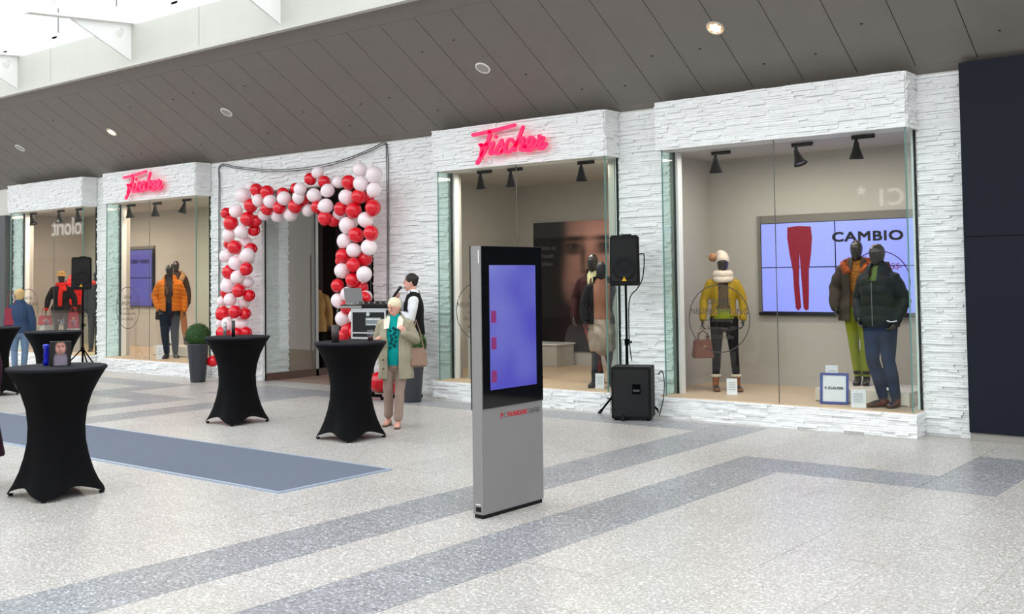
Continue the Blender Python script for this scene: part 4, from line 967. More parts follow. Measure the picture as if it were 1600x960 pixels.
    def top(s, name, m, ext=.02, hem=.85, flare=.0, sleeve=1.0, sext=None, open_=None, disp=None, vox=.011, neck=1.46, smooth=3, cuff=0, extra=None, wide=0):
        J = s.J; sext = ext if sext is None else sext; zs = [hem-.03]
        while zs[-1] < neck-.09: zs.append(zs[-1]+.06)
        zs.append(neck); T = []
        for z in zs:
            a, b = s.rad(z); f = flare*max(0, (1.15-z)/.3); T.append((*s.ctr(z), z, a+ext+f+wide, b+ext+f))
        C = [T]
        if sleeve > 0:
            for sd in 'LR':
                sh, el, wr = J['sh'+sd], J['el'+sd], J['wr'+sd]; S = 1 if sd == 'L' else -1
                pts = [(*(sh+V((-S*.05,0,.0))),.050+sext*.8,.054+sext*.8),(*(sh+V((0,0,-.01))),.049+sext,.052+sext),(*(sh*.5+el*.5),.049+sext)]
                if sleeve > .5:
                    pts.append((*el,.043+sext)); k = (sleeve-.5)*2; e = el.lerp(wr, k); pts.append((*(el.lerp(wr,k*.5)),.039+sext)); pts.append((*e,.031+sext*.8+cuff))
                C.append(pts)
        if extra: C += extra
        s.offx = getattr(s, 'offx', 0)
        o = blob(name, C, m, s.root, vox, smooth, disp)
        b2 = bmesh.new(); b2.from_mesh(o.data); tw = (max(0, s.rad(hem)[0]+ext+flare*max(0,(1.15-hem)/.3)+wide)+.03)
        cx0, cy0 = s.ctr(hem)
        near = [fc for fc in b2.faces if abs(fc.calc_center_median().x-cx0) < tw+.02 and fc.calc_center_median().z < hem+.06 and not s.is_arm(fc.calc_center_median(), tw)]
        gg = set(near); [gg.update(fc.edges) for fc in near]; [gg.update(fc.verts) for fc in near]
        r_b = bmesh.ops.bisect_plane(b2, geom=list(gg), plane_co=(0,0,hem), plane_no=(0,0,1), clear_inner=True)
        if open_ is not None:
            def inside(c):
                cx, cy = s.ctr(c.z); w = open_(c.z); return c.y < cy-.03 and w > 0 and abs(c.x-cx-s.offx) < w
            dead = [f_ for f_ in b2.faces if inside(f_.calc_center_median())]
            ev = set(v_ for f_ in dead for v_ in f_.verts); bmesh.ops.delete(b2, geom=dead, context='FACES')
            for v_ in ev:
                if v_.is_valid and v_.is_boundary:
                    cx, cy = s.ctr(v_.co.z); w = open_(v_.co.z); dx = v_.co.x-cx-s.offx
                    if w > .012: v_.co.x = cx+s.offx+math.copysign(w, dx)
        b2.to_mesh(o.data); b2.free()
        for p_ in o.data.polygons: p_.use_smooth = True
        md = o.modifiers.new('thickness','SOLIDIFY'); md.thickness = .006; md.offset = -1
        return o
    def is_arm(s, c, tw):
        for sd in 'LR':
            el, wr = s.J['el'+sd], s.J['wr'+sd]
            for k_ in range(9):
                if (c-el.lerp(wr, k_/8)).length < .075: return True
        return False
    def pants(s, name, m, ext=.014, to=1.0, legr=1.0, waist=1.02, flare=0, vox=.011, disp=None, bottom=0):
        J = s.J; C = []
        C.append([(*s.ctr(z), z, s.rad(z)[0]*.97+ext, s.rad(z)[1]*.97+ext) for z in (.88,.93,.98,waist)])
        for sd in 'LR':
            hi, kn, an = J['hi'+sd], J['kn'+sd], J['an'+sd]; e = kn.lerp(an, (to-.5)*2)
            if to <= .5: e = hi.lerp(kn, to*2)
            pts = [(*(hi+V((0,0,.02))),.090+ext,.098+ext),(*(hi*.5+kn*.5),(.070+ext)*legr,.077+ext)]
            if to > .5: pts += [(*kn,(.052+ext)*legr,.056+ext),(*(kn.lerp(an,.4)+V((0,.012,0))),(.049+ext)*legr,.054+ext)]
            pts.append((*e,.036+ext+flare,.04+ext+flare)); C.append(pts)
        return blob(name, C, m, s.root, vox, 3, disp)
    def shoes(s, name, m, boot=0, heel=.0, trim=None, size=1.0):
        J = s.J
        for sd in 'LR':
            an, to = J['an'+sd], J['to'+sd]; d = (to-an); d.z = 0; d.normalize(); g = to.z
            base = V((an.x, an.y, g)); C = [[(*(base-d*.045+V((0,0,.038+heel))),.034*size,.034),(*(base+d*.03+V((0,0,.040+heel*.6))),.038*size,.036),(*(base+d*.11+V((0,0,.028))),.044*size,.026),(*(base+d*.175+V((0,0,.022))),.034*size,.018)]]
            if boot: C.append([(*(base+V((0,0,.04))),.040*size,.048),(*(an+V((0,0,.03))),.042*size,.048),(*(an.lerp(J['kn'+sd], boot)),.05*size,.055)])
            o = blob(name, C, m, s.root, .009, 2)
            tubes('sole', [([(*(base-d*.06+V((0,0,.008))),.030*size,.007),(*(base+d*.05+V((0,0,.008))),.036*size,.007),(*(base+d*.12+V((0,0,.008))),.044*size,.007),(*(base+d*.19+V((0,0,.008))),.030*size,.007)])], mat('sole_dark', rgb(40,32,28), .7), o, 12)
            if trim:
                q = an.lerp(J['kn'+sd], boot); ring_blob('fur_trim', q, .052, .018, trim, o)
def blob_simple(name, c, r, m, parent, M3, sc):
    bm = bmesh.new(); bmesh.ops.create_uvsphere(bm, u_segments=12, v_segments=8, radius=r)
    for v in bm.verts: v.co = c + M3 @ V((v.co.x*sc[0], v.co.y*sc[1], v.co.z*sc[2]))
    return fin(bm, name, m, parent, smooth=True)
def ring_blob(name, c, R0, r0, m, parent, tilt=0, vox=None, disp=None, ry=None):
    bm = bmesh.new(); n, k = 28, 10; ry = ry or R0; rows = []
    for i in range(n):
        a = 2*math.pi*i/n; row = []
        for j in range(k):
            b = 2*math.pi*j/k; q = r0*(1+random.uniform(-.13,.13))
            p = V(((R0+q*math.cos(b))*math.cos(a), (ry+q*math.cos(b))*math.sin(a), q*1.15*math.sin(b))); p.z += tilt*p.y
            row.append(bm.verts.new(V(c)+p))
        rows.append(row)
    for i in range(n):
        for j in range(k): bm.faces.new((rows[i][j], rows[(i+1)%n][j], rows[(i+1)%n][(j+1)%k], rows[i][(j+1)%k]))
    return fin(bm, name, m, parent, smooth=True)
def fur(name, pts, r, n, ln, m, parent):
    """many fine hair blades scattered round a path"""
    bm = bmesh.new(); P = [V(p) for p in pts]
    for i in range(n):
        t = random.random()*(len(P)-1); k = int(t); c = P[k].lerp(P[k+1], t-k); d = V((random.gauss(0,1),random.gauss(0,1),random.gauss(0,1))).normalized()
        a = c+d*r*.5; s = d.orthogonal().normalized()*ln*.10; e = a+d*(r*.5+ln*random.uniform(.5,1))+V((0,0,-ln*.2))
        bm.faces.new([bm.verts.new(a-s), bm.verts.new(a+s), bm.verts.new(e)])
    o = fin(bm, name, m, parent); o['kind'] = 'stuff'; return o
def quilt(pitch, amp, arm=True):
    def f(co, no):
        w = np.abs(np.sin(np.pi*(co[:,2]+.15*np.abs(co[:,0]))/pitch))**.6; return co + no*(amp*(w-.4))[:,None]
    return f
def wrinkle(amp, sc=9):
    def f(co, no):
        w = np.sin(co[:,2]*sc*3+np.sin(co[:,0]*sc*2.1)*1.7+co[:,1]*sc)*np.sin(co[:,0]*sc*1.9+co[:,2]*sc*.8); return co + no*(amp*w)[:,None]
    return f
def handbag(label, loc, rz, w, h, dpt, m, hd=.14, extra=True):
    t = thing('handbag', label, 'bag', loc, R(rz))
    bm = bmesh.new(); a = [bm.verts.new((x,y,0)) for x,y in ((-w/2,-dpt/2),(w/2,-dpt/2),(w/2,dpt/2),(-w/2,dpt/2))]; b = [bm.verts.new((x*.86,y*.55,h)) for x,y in ((-w/2,-dpt/2),(w/2,-dpt/2),(w/2,dpt/2),(-w/2,dpt/2))]
    bm.faces.new(a[::-1]); bm.faces.new(b)
    for i in range(4): bm.faces.new((a[i],a[(i+1)%4],b[(i+1)%4],b[i]))
    fin(bm, 'bag_body', m, t, bevel=.012)
    for y in (-dpt*.25, dpt*.25): tubes('handle', [[(-w*.25,y,h-.01,.006),(-w*.22,y*.6,h+hd*.6,.006),(0,0,h+hd,.006),(w*.22,y*.6,h+hd*.6,.006),(w*.25,y,h-.01,.006)]], m, t, 8)
    box('clasp', -.02, .02, -dpt/2-.004, -dpt/2+.02, h*.55, h*.68, mat('gold_clasp', rgb(200,170,110), .3, metal=.8), t)
    return t
GM = None
# ---- 1 yellow jacket mannequin
f = Fig('mannequin', 'female mannequin in a mustard yellow jacket, pale bobble hat and black trousers', 'mannequin', (-6.57,12.62,.275), 27, 'f', 1.76,
        J=dict(elL=(.25,.0,1.16), wrL=(.245,-.04,.93), elR=(-.25,0,1.16), wrR=(-.27,-.04,.93), anL=(.15,.02,.09), anR=(-.12,.02,.09), knL=(.12,-.01,.5), toL=(.19,-.13,0), toR=(-.10,-.14,0)))
f.body(M_MANQ)
M_YEL = fabric('mustard_leather', rgb(172,138,32), rough=.55)
f.top('sweater', fabric('tweed_knit', rgb(118,98,78), c2=rgb(70,56,46), vscale=150), .008, .95, sleeve=0, neck=1.44)
f.top('jacket', M_YEL, .022, .97, sext=.014, open_=lambda z: .065+.02*(z<1.1), disp=wrinkle(.004))
f.top('shirt_hem', fabric('lime_cotton', rgb(126,134,30)), .010, .93, sleeve=0, neck=1.06)
f.pants('trousers', fabric('black_cotton', rgb(24,20,22)), .006, .96)
M_TAN = fabric('tan_suede', rgb(150,92,52)); f.shoes('boot', M_TAN, boot=.25, trim=mat('cream_fur', rgb(222,205,180), .9, bump=.8, bscale=200))
M_KN = fabric('cream_knit', rgb(235,214,196), bump=.8, bscale=120)
ring_blob('scarf', (0,-.02,1.50), .085, .048, M_KN, f.root, vox=1); ring_blob('scarf_fold', (0,-.035,1.45), .098, .036, M_KN, f.root, tilt=.15)
blob('hat', [f.headprof([(.035,.012,.084,.1),(.07,.014,.084,.1),(.115,.03,.07,.085),(.14,.06,.045,.05)]), [(-.03,.08,1.775,.05),(-.07,.10,1.755,.035)]], M_KN, f.root, .01)
b = blob('pompom', [[(-.125,.10,1.735,.052),(-.13,.10,1.725,.052)]], mat('camel_fur', rgb(190,140,100), .9, bump=.9, bscale=150), f.root, .01, 1)
fur('pompom_fur', [(-.125,.10,1.735),(-.13,.10,1.725)], .05, 500, .022, MATS['camel_fur'], f.root)
handbag('copper and brown handbag held by the yellow jacket mannequin', (-6.80,12.47,.70), 45, .28, .24, .15, mat('copper_leather', rgb(112,58,40), .3, metal=.2), .12)

# ---- 2 parka mannequin
f = Fig('mannequin', 'female mannequin in an open olive parka with orange fur hood and lime green trousers', 'mannequin', (-4.83,12.75,.435), 8, 'f', 1.74,
        J=dict(elL=(.25,.02,1.15), wrL=(.2,-.06,.95), elR=(-.27,.02,1.17), wrR=(-.25,-.08,.94), anL=(.07,.03,.09), anR=(-.03,.02,.09), knL=(.08,-.03,.5), knR=(-.06,-.03,.5), toL=(.09,-.14,0), toR=(-.02,-.15,0)))
f.body(M_MANQ); f.offx = .01
M_OLV = fabric('olive_parka', rgb(62,54,44), rough=.7)
f.top('blouse', fabric('leopard_gold', rgb(190,120,40), c2=rgb(60,34,18), vscale=70), .010, .95, sleeve=0)
f.top('parka', M_OLV, .045, .78, flare=.03, open_=lambda z: .075 if z < 1.4 else .05, disp=wrinkle(.007))
f.pants('trousers', fabric('lime_trousers', rgb(136,144,26)), .008, .98); f.shoes('boot', M_BPLAST, boot=.15, heel=.03)
M_OFUR = mat('orange_fur', rgb(200,96,32), .9, bump=.9, bscale=150, c2=rgb(110,52,26), vscale=40)
cp = [(-.09,-.12,1.38),(-.15,-.05,1.46),(-.13,.07,1.50),(0,.12,1.52),(.13,.07,1.50),(.15,-.05,1.46),(.09,-.12,1.38)]
tubes('fur_collar', [[(*p,.038) for p in cp]], M_OFUR, f.root); fur('fur_hair', cp, .04, 2200, .04, M_OFUR, f.root)

# ---- 3 man with jeans
f = Fig('mannequin', 'male mannequin in a padded dark green jacket, jeans and brown ankle boots', 'mannequin', (-4.33,12.08,.275), -8, 'm', 1.83,
        J=dict(elL=(.26,.06,1.14), wrL=(.21,-.05,.93), elR=(-.27,.05,1.15), wrR=(-.20,-.08,.95), anL=(.13,.06,.09), anR=(.02,-.01,.09), knL=(.10,-.03,.5), knR=(-.07,-.05,.5), toL=(.14,-.11,0), toR=(-.06,-.15,0)), headrot=(-25,8))
f.body(M_MANQ); M_DG = fabric('dark_green_nylon', rgb(34,42,34), rough=.5, c2=rgb(24,28,40), vscale=5)
f.top('shirt', fabric('green_shirt', rgb(110,130,70)), .008, 1.0, sleeve=0, neck=1.49)
f.top('jacket', M_DG, .044, .86, flare=.0, disp=quilt(.11,.009), sext=.026, open_=lambda z: .045 if z > 1.36 else 0)
tubes('jacket_collar', [[(-.06,-.10,1.42,.022,.03),(-.105,-.02,1.50,.02,.035),(-.07,.08,1.53,.02,.035),(.07,.08,1.53,.02,.035),(.105,-.02,1.50,.02,.035),(.07,-.10,1.42,.022,.03)]], fabric('maroon_collar', rgb(58,30,26)), f.root)
f.pants('jeans', fabric('indigo_denim', rgb(42,60,90), c2=rgb(24,34,54), vscale=6), .016, .98, legr=1.05)
f.shoes('boot', fabric('brown_leather', rgb(100,50,30), rough=.5), boot=.16, size=1.1)
cyl('zip', (.0,-.168,.87), (.0,-.172,1.34), .003, M_STEEL, f.root); tubes('wristband', [[(.15,-.13,.93,.006),(.21,-.15,.92,.006),(.25,-.12,.93,.006)]], M_WMETAL, f.root, 8)

# ---- 4 suit mannequin and 5 skirt mannequin in the middle window
f = Fig('mannequin', 'male mannequin in a burgundy jacket, tie and rust trousers', 'mannequin', (-8.62,12.62,.275), 15, 'm', 1.82,
        J=dict(elL=(.25,-.02,1.14), wrL=(.17,-.14,.97), elR=(-.27,.02,1.15), wrR=(-.26,-.08,.90), anL=(.26,.03,.09), anR=(.08,.02,.09), knL=(.18,-.03,.5), knR=(-.0,-.03,.5), toL=(.3,-.12,0), toR=(.05,-.15,0)))
f.body(M_MANQ); f.top('shirt', fabric('pale_shirt', rgb(214,206,160)), .007, 1.0, sleeve=0, neck=1.49)
f.top('jacket', fabric('burgundy_wool', rgb(58,26,28)), .022, .86, flare=.01, open_=lambda z: max(0,(z-1.14)*.21) if z > 1.14 else 0)
blob('tie', [[(0,-.128,1.15,.022,.006),(0,-.128,1.3,.028,.006),(0,-.098,1.42,.014,.008)]], fabric('brown_tie', rgb(96,66,40)), f.root, .006)
tubes('collar', [[(-.02,-.085,1.43,.008,.016),(-.066,-.02,1.485,.008,.02),(0,.075,1.51,.008,.02),(.066,-.02,1.485,.008,.02),(.02,-.085,1.43,.008,.016)]], MATS['pale_shirt'], f.root, 8)
f.pants('trousers', fabric('rust_trousers', rgb(128,52,34)), .010, .99); f.shoes('shoe', M_BPLAST, boot=.12)
f = Fig('mannequin', 'female mannequin in a copper satin top, silver skirt and dark tights', 'mannequin', (-8.2,12.2,.275), 35, 'f', 1.70,
        J=dict(elL=(.24,.05,1.15), wrL=(.24,.02,.92), elR=(-.25,-.0,1.15), wrR=(-.24,-.08,.93), anL=(.12,.08,.09), anR=(-.12,-.02,.09), toL=(.15,-.07,0), toR=(-.18,-.17,0)))
f.body(mat('tights_dark', rgb(32,28,34), .5)); f.top('top', fabric('copper_satin', rgb(170,112,88), rough=.35), .016, .95, sleeve=.85, disp=wrinkle(.005))
f.top('cardigan', fabric('charcoal_knit', rgb(36,32,36)), .026, .88, sleeve=1, open_=lambda z: .12)
blob('skirt', [[(0,0,.58,.20,.15),(0,0,.72,.205,.155),(0,0,.88,.19,.14),(0,0,1.0,.145,.112)]], mat('silver_skirt', rgb(176,152,134), .35, metal=.5, bump=.5, bscale=40), f.root, .011, 2, wrinkle(.007))
f.shoes('boot', M_BPLAST, boot=.3)
f = Fig('mannequin', 'bronze headed mannequin in a dark coat hidden behind the grey totem', 'mannequin', (-9.92,12.6,.275), 30, 'f', 1.76, J=dict(elR=(-.3,0,1.17), wrR=(-.33,-.05,.95)))
f.body(mat('bronze_lacquer', rgb(120,86,52), .3, metal=.3, coat=.4)); f.top('coat', fabric('dark_coat', rgb(40,34,38)), .03, .75, flare=.02); f.pants('trousers', MATS['black_cotton'], .008); f.shoes('boot', M_BPLAST, boot=.2)
handbag('dark handbag on the deck of the middle window left of the totem', (-10.5,12.25,.95), 30, .2, .2, .1, mat('dark_leather', rgb(44,34,32), .4), .1)
ped = thing('display_pedestal', 'slim pale pedestal under the dark handbag behind the totem', 'pedestal', (-10.5,12.25,.27)); box('column', -.1,.1,-.1,.1,0,.68, M_INNER, ped, bevel=.004); box('base', -.13,.13,-.13,.13,0,.02, M_INNER, ped)

# ---- 7 orange puffer, 8 fur collar behind
f = Fig('mannequin', 'male mannequin in an open orange puffer jacket and dark jeans', 'mannequin', (-18.47,12.24,.275), 57, 'm', 1.84,
        J=dict(elL=(.25,.04,1.13), wrL=(.26,-.03,.88), elR=(-.27,.05,1.16), wrR=(-.2,-.06,.93), anL=(.10,.04,.09), anR=(-.05,-.03,.09), knL=(.09,-.02,.5), knR=(-.09,-.05,.5), toL=(.14,-.1,0), toR=(-.1,-.17,0)))
f.body(M_MANQ); f.offx = -.02
f.top('shirt', fabric('charcoal_shirt', rgb(64,58,58)), .012, .92, sleeve=0); f.top('puffer_jacket', fabric('orange_nylon', rgb(220,118,24), rough=.45, bump=.1), .036, .88, disp=quilt(.075,.010), sext=.024, smooth=2, vox=.010, open_=lambda z: .055 if z < 1.15 else .075)
tubes('scarf', [[(-.05,-.13,1.2,.03,.02),(-.07,-.10,1.40,.03,.025),(-.09,0,1.48,.03),(0,.08,1.52,.03),(.09,0,1.48,.03),(.06,-.10,1.40,.03,.025),(.03,-.14,1.25,.03,.02)]], fabric('brown_scarf', rgb(110,74,62), c2=rgb(70,50,50), vscale=60), f.root)
f.pants('jeans', fabric('navy_jeans', rgb(28,32,44)), .018, .98, legr=1.08); f.shoes('shoe', fabric('grey_brown_suede', rgb(70,58,52)), size=1.05, boot=.1)
f = Fig('mannequin', 'dark headed mannequin with a pale fur collar standing behind the orange puffer mannequin', 'mannequin', (-19.18,12.85,.475), 57, 'f', 1.72, J=dict(anL=(.2,.02,.09), knL=(.16,-.02,.5), toL=(.23,-.12,0), elR=(-.3,0,1.16), wrR=(-.33,-.05,.93)))
f.body(M_MANQ); M_BRC = fabric('brown_coat', rgb(70,52,44)); f.top('coat', M_BRC, .03, .85); M_PF = mat('beige_fur', rgb(205,160,105), .9, bump=.9, bscale=120, c2=rgb(130,88,50), vscale=40)
cp2 = [(-.11,-.12,1.36),(-.15,-.03,1.45),(-.1,.09,1.5),(.1,.09,1.5),(.15,-.03,1.45),(.11,-.12,1.36)]; tubes('fur_collar', [[(*p,.055) for p in cp2]], M_PF, f.root); fur('fur_hair', cp2, .055, 1200, .03, M_PF, f.root)
f.pants('trousers', fabric('ochre_trousers', rgb(178,108,40)), .012, .9, legr=1.05); f.shoes('shoe', M_BPLAST, boot=.1)
handbag('small black handbag held behind the orange puffer mannequin', (-19.30,12.55,1.0), 57, .17, .18, .08, mat('black_leather', rgb(20,18,20), .35), .16)

# ---- W1 mannequins
f = Fig('mannequin', 'female mannequin in a dark cape, straw hat and red scarf', 'mannequin', (-22.45,12.15,.275), 60, 'f', 1.72,
        J=dict(elL=(.27,.0,1.17), wrL=(.29,-.05,.93), elR=(-.27,0,1.17), wrR=(-.31,-.06,.92), anR=(-.16,.02,.09)))
f.body(M_MANQ); f.top('cape', fabric('black_wool', rgb(26,22,24)), .035, .93, flare=.03, sleeve=.85, sext=.024); M_RS = fabric('red_scarf', rgb(214,34,30))
f.top('red_sleeves', M_RS, -.01, 1.2, sleeve=.98, sext=.008, neck=1.40)
ring_blob('scarf', (0,-.01,1.49), .085, .045, M_RS, f.root); tubes('scarf_tail', [[(.0,-.13,1.45,.045,.02),(-.02,-.185,1.25,.045,.018),(-.02,-.205,1.02,.045,.015)],[(.05,-.12,1.45,.045,.02),(.07,-.16,1.36,.05,.02)]], M_RS, f.root)
f.pants('shorts', fabric('grey_tweed', rgb(110,98,92), c2=rgb(70,62,60), vscale=80), .03, .35); f.shoes('boot', M_BPLAST, boot=.4)
lathe('hat', [(.15,0),(.152,.008),(.10,.02),(.088,.03),(.082,.09),(.06,.115),(.01,.118)], fabric('straw', rgb(156,122,74), bump=.8, bscale=150), f.root, 28, loc=(0,-.01,1.675))
handbag('red handbag with arched handles held by the straw hat mannequin', (-22.78,11.98,.86), 60, .34, .20, .14, mat('red_leather', rgb(178,24,24), .35), .22)
handbag('crimson tote bag beside the straw hat mannequin', (-22.12,12.25,.78), 60, .24, .36, .1, mat('crimson_leather', rgb(150,20,44), .4), .12)
for a,b,lab in ((-22.78,11.98,'pale pedestal under the red handbag'),(-22.12,12.25,'pale pedestal under the crimson tote bag')):
    ped = thing('display_pedestal', lab, 'pedestal', (a,b,.27)); hh = .59 if a < -22.5 else .51; box('column', -.1,.1,-.1,.1,0,hh-.005, M_INNER, ped, bevel=.004); box('base', -.12,.12,-.12,.12,0,.02, M_INNER, ped)
f = Fig('mannequin', 'male mannequin in a red quilted vest behind the straw hat mannequin', 'mannequin', (-22.95,12.75,.275), 60, 'm', 1.9, J=dict(elL=(.27,.0,1.15), wrL=(.30,-.05,.92)))
f.body(M_MANQ); f.top('shirt', fabric('brown_plaid', rgb(96,66,62), c2=rgb(60,50,70), vscale=30), .018, .95); f.top('vest', fabric('red_nylon', rgb(225,30,34), rough=.45), .034, .92, sleeve=0, disp=quilt(.075,.011), smooth=2)
ring_blob('collar_scarf', (0,-.01,1.48), .085, .035, fabric('rose_check', rgb(190,130,120), c2=rgb(80,90,140), vscale=40), f.root); f.pants('trousers', fabric('brown_cord', rgb(74,52,50)), .016); f.shoes('shoe', M_BPLAST)
f = Fig('mannequin', 'dark mannequin with a red garment partly hidden behind the far tripod loudspeaker', 'mannequin', (-21.78,12.6,.275), 60, 'm', 1.78)
f.body(M_MANQ); f.top('coat', fabric('slate_coat', rgb(46,44,50)), .03, .8, flare=.01); ring_blob('red_shawl', (0,-.01,1.46), .1, .045, M_RS, f.root); f.pants('trousers', fabric('slate_trousers', rgb(58,58,66)), .016); f.shoes('shoe', fabric('brown_shoe', rgb(96,60,40)))
# mannequin inside the shop entrance
f = Fig('mannequin', 'mannequin in a beige coat deep inside the dark shop entrance', 'mannequin', (-15.98,13.85,.0), 45, 'f', 1.8)
f.body(M_MANQ); f.top('coat', fabric('beige_coat', rgb(190,150,96)), .03, .75, flare=.02); f.pants('trousers', MATS['black_cotton']); f.shoes('boot', M_BPLAST, boot=.2)
t = thing('sales_table', 'low display table with folded clothes inside the entrance', 'table', (-17.0,15.2,0)); box('table_top', -.5,.9,-.4,.4,.72,.76, M_BROWN, t)
for x in (-.45,.85):
    for y in (-.35,.35): box('leg', x-.03, x+.03, y-.03, y+.03, 0, .72, M_BROWN, t)
for i,(x,c) in enumerate(((-.3,(176,130,80)),(.0,(120,80,56)),(.35,(196,160,110)),(.7,(90,60,50)))):
    tag(box('folded_sweater', -17.0+x-.14, -17.0+x+.14, 15.0, 15.35, .765, .765+.08+.02*i, fabric('sweater_%d'%i, rgb(*c)), None, bevel=.015), ('leftmost tan','second dark brown','third cream','rightmost dark red brown')[i]+' folded sweater on the table inside the entrance', 'sweater', 'folded sweaters inside the entrance')
l = bpy.data.lights.new('lamp_light','SPOT'); 
for i,(x,y,z) in enumerate(((-14.3,14.2,3.36),(-15.2,16.0,3.36),(-13.4,15.6,3.36))):
    t = thing('recessed_lamp', ('front','rear left','rear right')[i]+' warm recessed lamp in the dark shop ceiling', 'light', (x,y,z)); cyl('housing_ring', (0,0,-.01), (0,0,.015), .07, M_STEEL, t); cyl('lamp_disc', (0,0,-.016), (0,0,-.0105), .05, mat('shop_lamp', rgb(255,190,110), .4, emit=12), t)

# ================================================================== PEOPLE
# ---- woman in the beige coat
f = Fig('person', 'woman with short white hair in an open beige coat, teal shirt and taupe trousers', 'person', (-9.20,9.22,0), 33, 'o', 1.56,
        J=dict(neck=(0,-.01,1.46), head=(-.005,-.045,1.615), shL=(.185,0,1.40), shR=(-.185,0,1.40), elL=(.275,.0,1.16), wrL=(.165,-.20,1.27), elR=(-.27,.03,1.13), wrR=(-.15,-.24,1.17),
               hiL=(.095,0,.9), knL=(.06,-.06,.50), anL=(.035,-.05,.09), toL=(.05,-.22,0), hiR=(-.09,0,.9), knR=(-.11,.01,.50), anR=(-.14,.16,.11), toR=(-.16,.02,0)), headrot=(-30,16))
f.body(M_SKIN, True, .0065, dict(L=dict(d=(-.35,-.25,.75), p=(-.6,.5,0), curl=.75), R=dict(d=(-.25,-.45,.35), p=(.5,.3,-.6), curl=.7)), fat=1.08)
f.brows(mat('grey_brow', rgb(150,130,115), .8))
M_TEAL = fabric('teal_jersey', rgb(0,150,146), c2=rgb(0,150,146)); M_COAT = fabric('beige_cotton', rgb(164,156,134), rough=.8, bump=.15, var=.08, vscale=8)
f.top('shirt', M_TEAL, .014, .84, sleeve=0, neck=1.445, disp=wrinkle(.004))
pr_ = []
for i in range(14):
    z = 1.34-.02*i; x = math.sin(i*2.3)*.04; pr_.append([(x-.008,-.176+.02*(z>1.28),z-.012,.004),(x+.012,-.178+.02*(z>1.28),z+.014,.005)])
tubes('shirt_print', [[(p[0],p[1]-.001,p[2],.015,.002) for p in c] for c in pr_], fabric('dark_teal_print', rgb(8,66,72)), f.root, 6)
f.top('coat', M_COAT, .036, .66, flare=.016, sext=.022, open_=lambda z: .078+.012*(z>1.2)-.0*z, disp=wrinkle(.006,7), vox=.010, cuff=.006)
M_CRM = fabric('cream_lining', rgb(236,228,208))
def lapel(e):
    bm = bmesh.new(); P = [(.055,-.15,1.34),(.125,-.135,1.33),(.135,-.09,1.45),(.075,-.03,1.51),(.055,-.06,1.48)]
    a = [bm.verts.new((e*x,y-.02,z)) for x,y,z in P]; b = [bm.verts.new((e*x,y-.032,z)) for x,y,z in P]; bm.faces.new(a); bm.faces.new(b[::-1])
    for i in range(5): bm.faces.new((a[i],b[i],b[(i+1)%5],a[(i+1)%5]))
    fin(bm, 'collar_lapel', M_CRM, f.root)
lapel(1); lapel(-1); tubes('collar', [[(-.09,-.05,1.48,.012,.03),(-.07,.06,1.51,.012,.03),(.07,.06,1.51,.012,.03),(.09,-.05,1.48,.012,.03)]], M_CRM, f.root, 10)
for z in (.80,.92): cyl('button', (-.125,-.205,z), (-.125,-.232,z), .011, mat('button_brown', rgb(70,52,44), .5), f.root, n=10)
f.pants('trousers', fabric('taupe_trousers', rgb(170,148,136), var=.06, vscale=7), .016, .94, legr=1.0, flare=.014, disp=wrinkle(.004)); f.shoes('shoe', fabric('beige_leather', rgb(178,142,122), rough=.5))
M_HW = mat('white_hair', rgb(238,222,188), .8, bump=.6, bscale=60)
def hairdisp(a):
    def g(co, no):
        w = np.sin(co[:,0]*130+co[:,2]*60)*np.sin(co[:,2]*95+co[:,1]*70); return co+no*(a*w)[:,None]
    return g
def hair(f, m, full=1.0, low=-.05, amp=.004, parent=None):
    return blob('hair', [f.headprof([(low-.01,.050,.052*full,.048),(low+.03,.036,.080*full,.075),(.03,.024,.088*full,.096*full),(.065,.012,.086*full,.102*full),(.095,.010,.071*full,.086*full),(.115,.010,.048*full,.06)])], m, f.root, .008, 2, hairdisp(amp))
hair(f, M_HW, 1.0, -.03, .0022)
t = thing('shoulder_bag', 'taupe shoulder bag hanging at the side of the white haired woman', 'bag', (-8.99,9.38,.72), R(60))
bm = bmesh.new(); bm_box(bm, -.12,.12,-.05,.05,0,.23)
for v_ in bm.verts:
    if v_.co.z > .1: v_.co.x *= .8; v_.co.y *= .5
fin(bm, 'bag_body', fabric('taupe_leather', rgb(150,122,104), rough=.5), t, bevel=.02)
tubes('strap', [[(-.08,0,.2,.008),(-.06,-.02,.42,.008),(-.02,-.02,.56,.008),(.04,.02,.42,.008),(.08,0,.2,.008)]], MATS['taupe_leather'], t, 8)

# ---- man with the microphone
f = Fig('person', 'dark haired man in a white shirt and black waistcoat holding a microphone', 'person', (-11.17,11.6,0), -52, 'm', 1.83,
        J=dict(neck=(0,-.02,1.475), head=(0,-.05,1.645), elL=(.25,-.02,1.14), wrL=(.12,-.25,1.22), elR=(-.25,-.08,1.15), wrR=(-.10,-.27,1.40), anL=(.1,.04,.09), anR=(-.1,.0,.09)), headrot=(0,-4))
f.body(M_SKIN, True, .0065, dict(R=dict(d=(.25,-.15,.9), p=(.6,.6,0), curl=.85), L=dict(d=(-.5,-.3,.55), p=(-.2,.9,0), curl=.7)))
M_HB = mat('dark_hair', rgb(34,26,24), .7, bump=.5, bscale=60); f.brows(M_HB); hair(f, M_HB, 1.0, -.02, .003)
f.top('shirt', fabric('white_cotton', rgb(226,228,232)), .020, .98, sleeve=.97, sext=.022, neck=1.47, disp=wrinkle(.004)); f.top('waistcoat', fabric('black_waistcoat', rgb(22,22,24)), .026, .90, sleeve=0, neck=1.42, open_=lambda z: max(0,(z-1.18)*.3))
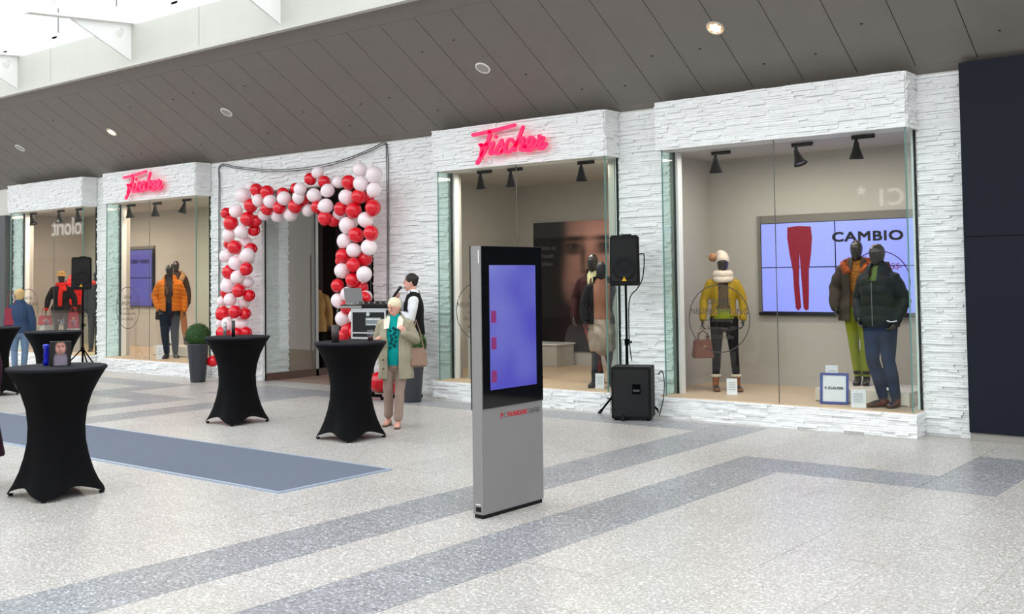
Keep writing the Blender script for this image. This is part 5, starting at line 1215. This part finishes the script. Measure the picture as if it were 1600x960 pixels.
tubes('shirt_collar', [[(-.02,-.09,1.45,.01,.02),(-.07,-.02,1.50,.01,.024),(0,.07,1.52,.01,.024),(.07,-.02,1.50,.01,.024),(.02,-.09,1.45,.01,.02)]], MATS['white_cotton'], f.root, 8)
f.pants('trousers', fabric('black_trousers', rgb(24,24,26)), .018, .98); f.shoes('shoe', M_BPLAST)
rz = R(-52); k = 1.83/1.75
def wpt(x,y,z): return V((-11.17+(x*math.cos(rz)-y*math.sin(rz))*k, 11.6+(x*math.sin(rz)+y*math.cos(rz))*k, z*k))
a, b = wpt(-.045,-.345,1.40), wpt(.0,-.185,1.60)
t = thing('microphone', 'black handheld microphone raised to the mouth of the man', 'microphone', tuple(a)); d_ = b-a
cyl('handle', (0,0,0), tuple(d_*.78), .014, M_BPLAST, t, r1=.02); q_ = bmesh.new(); bmesh.ops.create_uvsphere(q_, u_segments=14, v_segments=10, radius=.028)
for v_ in q_.verts: v_.co += d_*.88
fin(q_, 'grille', mat('mic_mesh', rgb(70,72,76), .45, metal=.5, bump=.6, bscale=400), t, smooth=True)

# ---- blond woman at the left
f = Fig('person', 'blond woman seen from behind in a blue denim jacket and light jeans', 'person', (-20.3,10.15,0), 240, 'f', 1.66, J=dict(elL=(.24,.02,1.13), wrL=(.24,-.03,.9), anL=(.08,.02,.09), anR=(-.07,-.06,.09), toR=(-.08,-.2,0)), headrot=(-12,0))
f.body(M_SKIN, True, .008); f.top('jacket', fabric('denim_jacket', rgb(54,74,104), var=.1, vscale=8), .034, .88, sext=.03); f.pants('jeans', fabric('light_denim', rgb(108,132,160), var=.1, vscale=8), .014, .97); f.shoes('shoe', M_BPLAST)
hair(f, mat('blond_hair', rgb(206,176,122), .8, bump=.7, bscale=50), 1.12, -.07, .0035)
handbag('dark red shoulder bag carried by the blond woman', (-20.33,10.0,.98), 240, .26, .34, .1, mat('wine_leather', rgb(140,20,50), .4), .34)
# ---- visitor cut off at the left edge
f = Fig('person', 'visitor in a dark plum coat cut off by the left picture edge', 'person', (-9.60,4.33,0), 45, 'f', 1.66)
f.body(M_SKIN, True, .012); M_PLUM = fabric('plum_coat', rgb(52,24,42)); f.top('coat', M_PLUM, .02, .3, flare=.052, sext=.028); f.pants('trousers', MATS['black_cotton'], .012); f.shoes('shoe', M_BPLAST); hair(f, M_HB, 1.05, -.1)
bpy.data.collections.remove(TMP)
